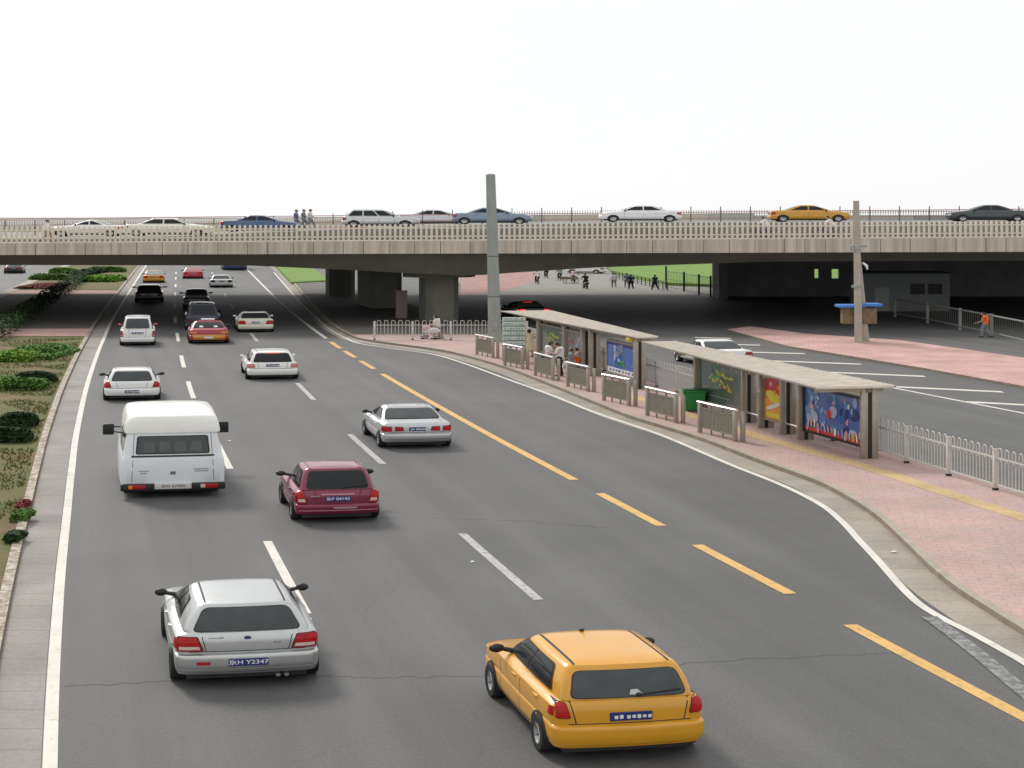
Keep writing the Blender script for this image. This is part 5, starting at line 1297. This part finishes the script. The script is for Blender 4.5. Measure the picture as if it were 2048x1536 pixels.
    if not dress:
        bm = bmesh.new(); sphere(bm, J['hp'], 1, .17 * s, .13 * s, .12 * s)
        for q, hh in (('l', hl), ('r', hr)): chain(bm, [hh, J['k' + q], J['a' + q] + V(0, 0, .02)], [.108 * s, .078 * s, .062 * s])
        f(fuse(bm, vox), 'trousers', CL[low], sharp=180)
    for q in 'lr':
        bm = bmesh.new(); a = J['a' + q]; chain(bm, [a + V(0, -.04, -.055) * s, a + V(0, .08, -.06) * s, a + V(0, .16, -.068) * s], [.045 * s, .044 * s, .034 * s]); f(fuse(bm, vox), 'shoe', SHOE, sharp=180)
    if vest:
        bm = bmesh.new(); chain(bm, [J['hp'] + V(0, 0, .08), (J['hp'] + J['ch']) / 2, J['ch']], [.155 * s, .155 * s, .165 * s]); chain(bm, [J['sl'], J['sr']], [.088 * s, .088 * s]); f(fuse(bm, vox), 'vest', CL[vest], sharp=180)
    return t, J
def bicycle(label, loc, ang, group=None, col=BLK, motor=False, cat='bicycle', cart=False):
    t = empty('motor_scooter' if motor else ('cargo_tricycle' if cart else 'bicycle'), loc, label, cat, group); f = lambda bm, nm, m, par=t, **k: finish(bm, nm, m, par, ang, **k)
    r = .25 if motor else .33; w = .055 if motor else .022
    def whl(x, y):
        bm = bmesh.new(); n = 20; pts = [V(x, y + r * math.cos(6.2832 * k / n), r + .02 + r * math.sin(6.2832 * k / n)) for k in range(n + 1)]; tube(bm, pts, w, 6, cap=False); ty = f(bm, 'wheel', RUBBER)
        bm = bmesh.new()
        for k in range(10): a = 6.2832 * k / 10; tube(bm, [V(x, y, r + .02), V(x, y + r * math.cos(a), r + .02 + r * math.sin(a))], .005 if not motor else .03, 4)
        sphere(bm, (x, y, r + .02), .03); f(bm, 'spokes', RIM, ty)
    whl(0, .75); 
    if cart: whl(-.38, -.55); whl(.38, -.55)
    else: whl(0, -.3)
    bm = bmesh.new(); tb = .02
    bb = V(0, .18, .32); st = V(0, 0, .86); hd = V(0, .58, .86)
    for p, q in ((bb, st), (bb, hd - V(0, 0, .12)), (st - V(0, -.02, .08), hd), (bb, V(0, -.3, r)), (st - V(0, 0, .1), V(0, -.3, r)), (hd, V(0, .75, r))): tube(bm, [p, q], tb, 6)
    f(bm, 'frame', col)
    bm = bmesh.new(); tube(bm, [V(-.28, .5, 1.02), V(-.1, .6, 1.0), V(.1, .6, 1.0), V(.28, .5, 1.02)], .016, 6); tube(bm, [hd, V(0, .6, 1.0)], .016, 6); f(bm, 'handlebar', CHROME)
    bm = bmesh.new(); sphere(bm, (0, -.02, .88), 1, .09, .14, .045); f(bm, 'saddle', BLACK)
    bm = bmesh.new(); tube(bm, [bb + V(-.12, .05, -.1), bb + V(-.1, 0, 0), bb + V(.1, 0, 0), bb + V(.12, -.05, .1)], .014, 5); f(bm, 'pedals', BLACK)
    if motor:
        bm = bmesh.new(); chain(bm, [V(0, -.3, .62), V(0, 0, .6), V(0, .2, .4)], [.2, .19, .16]); f(fuse(bm, .035), 'fairing', col, sharp=180)
        bm = bmesh.new(); chain(bm, [V(0, .55, .5), V(0, .6, .9)], [.14, .1]); f(fuse(bm, .035), 'leg_shield', col, sharp=180)
        bm = bmesh.new(); box(bm, -.06, .06, -.52, -.46, .6, .68, .01); f(bm, 'tail_lamp', RED)
    if cart:
        bm = bmesh.new(); box(bm, -.5, .5, -1.1, .0, .5, .56); 
        for a in ((-.5, -.46, -1.1, 0), (.46, .5, -1.1, 0)): box(bm, a[0], a[1], a[2], a[3], .56, .8)
        box(bm, -.46, .46, -1.1, -1.06, .56, .8); f(bm, 'cargo_bed', mat('cart_brown', (.2, .14, .1), .8), smooth=False)
    return t
def GP(x, y, z=.15): return (*G(x, y, z), z)
P = 'people waiting at the bus shelters'
person('woman in a long cream dress standing beside the white route board', GP(1060, 713), 1.62, R(20), 'read', dress='cream', hair='long', group=P)
person('man in a white shirt and black trousers leaning over behind the barriers', GP(1120, 752), 1.76, R(75), 'read', 'white', 'black', group=P)
person('dark haired person in a white shirt facing the man in black trousers', GP(1097, 742), 1.6, R(-75), 'read', 'white', 'grey', group=P, hair='long')
person('short person in a pale pink top holding an orange bag by the shelter post', GP(1157, 746), 1.36, R(80), 'read', 'pink', 'grey', group=P, hair='long')
person('short dark haired person in grey beside the one with the orange bag', GP(1143, 748), 1.32, R(-70), 'stand', 'grey', 'grey', group=P)
def bagobj(name, label, loc, m, r=.2, hgt=.4):
    t = empty(name, loc, label, 'bag'); bm = bmesh.new()
    vs = box(bm, -r, r, -r * .5, r * .5, 0, hgt, 0)
    for v in vs:
        if v.co.z > .1: v.co.x *= .75; v.co.y *= .7
    bmesh.ops.bevel(bm, geom=bm.edges[:], offset=.04, segments=3, affect='EDGES'); finish(bm, 'pouch', m, t, sharp=180)
    bm = bmesh.new(); tube(bm, [(-r * .5, 0, hgt - .02), (-r * .4, 0, hgt + .14), (r * .4, 0, hgt + .14), (r * .5, 0, hgt - .02)], .012, 6); finish(bm, 'handle', m, t)
p = GP(1153, 745)
bagobj('orange_bag', 'bright orange bag held by the short person in a pale pink top', (p[0] - .1, p[1] - .3, .62), CL['orange'], .24, .38)
bagobj('carrier_bag', 'white plastic carrier bag beside the short person in grey', (*GP(1133, 748)[:2], .45), CL['white'], .16, .38)
# pram pusher by the short railing
person('woman in a white top bending over a white pram by the short railing', GP(874, 677.5), 1.6, R(70), 'push', 'white', 'khaki', hair='long')
t = empty('pram', GP(862, 678), 'white baby pram in front of the short railing', 'pram'); A = R(70)
bm = bmesh.new(); chain(bm, [V(0, -.2, .55), V(0, .2, .55)], [.22, .2]); b = fuse(bm, .03); finish(b, 'tub', CL['white'], t, A, sharp=180)
bm = bmesh.new(); sphere(bm, (0, .2, .72), .25, sy=.8); finish(bm, 'hood', CL['pink'], t, A)
bm = bmesh.new()
for sx in (-.2, .2): tube(bm, [(sx, -.55, 1.), (sx, .3, .2)], .015, 6); tube(bm, [(sx, -.3, .2), (sx, .2, .6)], .015, 6)
tube(bm, [(-.2, -.55, 1.), (.2, -.55, 1.)], .018, 6); finish(bm, 'frame', CHROME, t, A)
for sx in (-.2, .2):
    for y in (-.3, .3):
        bm = bmesh.new(); tube(bm, [(sx - .02, y, .12), (sx + .02, y, .12)], .12, 12); finish(bm, 'wheel', BLACK, t, A)
person('man in an orange vest standing in front of the guard rail', GP(1971, 675, 0), 1.75, R(60), 'push', 'orange', 'grey', vox=.025, vest='orange')
person('person in dark clothes walking by the grass verge beyond the bridge', GP(660, 580, 0.), 1.7, R(160), 'walk', 'grey', 'black', vox=.03)
# walkers and riders beyond the bridge on the right
Q = 'walkers and riders beyond the bridge'
def rider(x, y, lb, top, low, blabel, **k):
    ang = R(k.pop('a', 10)); p = GP(x, y, 0.02)
    bicycle(blabel, p, ang, Q, **k)
    person(lb, p, 1.7, ang, 'bike', top, low, vox=.03, group=Q)
rider(1075, 568, 'rider in a white shirt on a bicycle, leftmost beyond the bridge', 'white', 'black', 'bicycle under the leftmost white shirted rider beyond the bridge')
rider(1120, 561, 'rider in a pale grey shirt second from the left beyond the bridge', 'grey', 'black', 'bicycle under the pale grey shirted rider beyond the bridge')
rider(1145, 566, 'rider in a pinkish white shirt pedalling a cargo tricycle', 'pink', 'navy', 'brown cargo tricycle beyond the bridge', cart=True, cat='tricycle', a=-30)
rider(1172, 577, 'rider in dark clothes on a dark red motor scooter', 'black', 'black', 'dark red motor scooter nearest the shade under the bridge', motor=True, cat='scooter', col=paint('scooter_red', (.1, .03, .03)))
rider(1093, 556, 'farthest rider in dark clothes between the first two bicycles', 'navy', 'black', 'farthest bicycle beyond the bridge, under a dark rider')
person('walker in a white shirt and grey trousers in front of the lawn', GP(1228, 575, 0), 1.72, R(5), 'walk', 'white', 'grey', vox=.03, group=Q)
person('walker in a blue shirt, left one of the pair by the lawn', GP(1254, 575, 0), 1.68, R(8), 'walk', 'blue', 'grey', vox=.03, group=Q)
person('walker in dark clothes, right one of the pair by the lawn', GP(1262, 579, 0), 1.72, R(8), 'walk', 'navy', 'black', vox=.03, group=Q)
person('person in dark clothes alone near the dark mesh fence', GP(1310, 580, 0), 1.72, R(30), 'walk', 'navy', 'black', vox=.03, group=Q)
# white parked van far beyond, by the lawn
vehicle('minivan', 'small white van parked far off beside the lawn beyond the bridge', 'van', place(1212, 196), 196., dict(L=3.9, W=1.6, H=1.8, belt=1.05, bump=.52, hood=.8, cowl=.55, rake=.5, rroof=.3, rbase=.1, nwin=3, cp=.12, kind='van', lens=0), WHT, ang=R(70))
# on the bridge
def dp(x, Y): X = place(x, Y); return (X, Y, dz(X, Y) + .1)
B = 'people on the bridge'
person('man in a white shirt and khaki trousers walking along the bridge at far left', dp(94, 101.8), 1.7, R(-90), 'walk', 'white', 'khaki', vox=.025, group=B)
for x, lb, bl in ((1538, 'cyclist in a white shirt on the bridge left of the orange taxi', 'bicycle under the cyclist left of the orange taxi'), (1668, 'cyclist in a white shirt on the bridge beside the twin pole', 'bicycle under the cyclist beside the twin pole')):
    p = dp(x, 104.5 - .6); p = (p[0], p[1], p[2] - .08)
    bicycle(bl, p, R(90), B); person(lb, p, 1.72, R(90), 'bike', 'white', 'grey', vox=.025, group=B)
for x, top, lb in ((592, 'blue', 'walker in a blue shirt on the bridge behind the dark blue saloon'), (607, 'grey', 'walker in grey on the bridge left of the white shirted one'), (620, 'white', 'walker in a white shirt on the bridge right of the dark blue saloon')):
    person(lb, dp(x, 118.5), 1.7, R(-90), 'walk', top, 'grey', vox=.03, group=B)
# litter
def scrap(label, x, y, s, z=.006):
    bm = bmesh.new(); rnd = random.Random(label)
    vs = [bm.verts.new((math.cos(a) * s * rnd.uniform(.6, 1), math.sin(a) * s * rnd.uniform(.6, 1), .004 + rnd.uniform(0, .03))) for a in (0, 1.2, 2.4, 3.6, 5.)]
    c = bm.verts.new((0, 0, .05))
    for i in range(5): bm.faces.new((vs[i], vs[(i + 1) % 5], c))
    bm.faces.new(vs[::-1])
    o = finish(bm, 'paper_scrap', WHITE, None, 0, (*G(x, y), z), smooth=False); tag(o, label, 'litter')
scrap('white paper scrap lying in the stone gutter of the bus bay', 1787, 1106, .09, .012)
scrap('tiny white scrap on the asphalt beside the middle lane dash', 945, 1125, .05)
scrap('tiny pale scrap on the asphalt right of the tall van', 459, 883, .06)
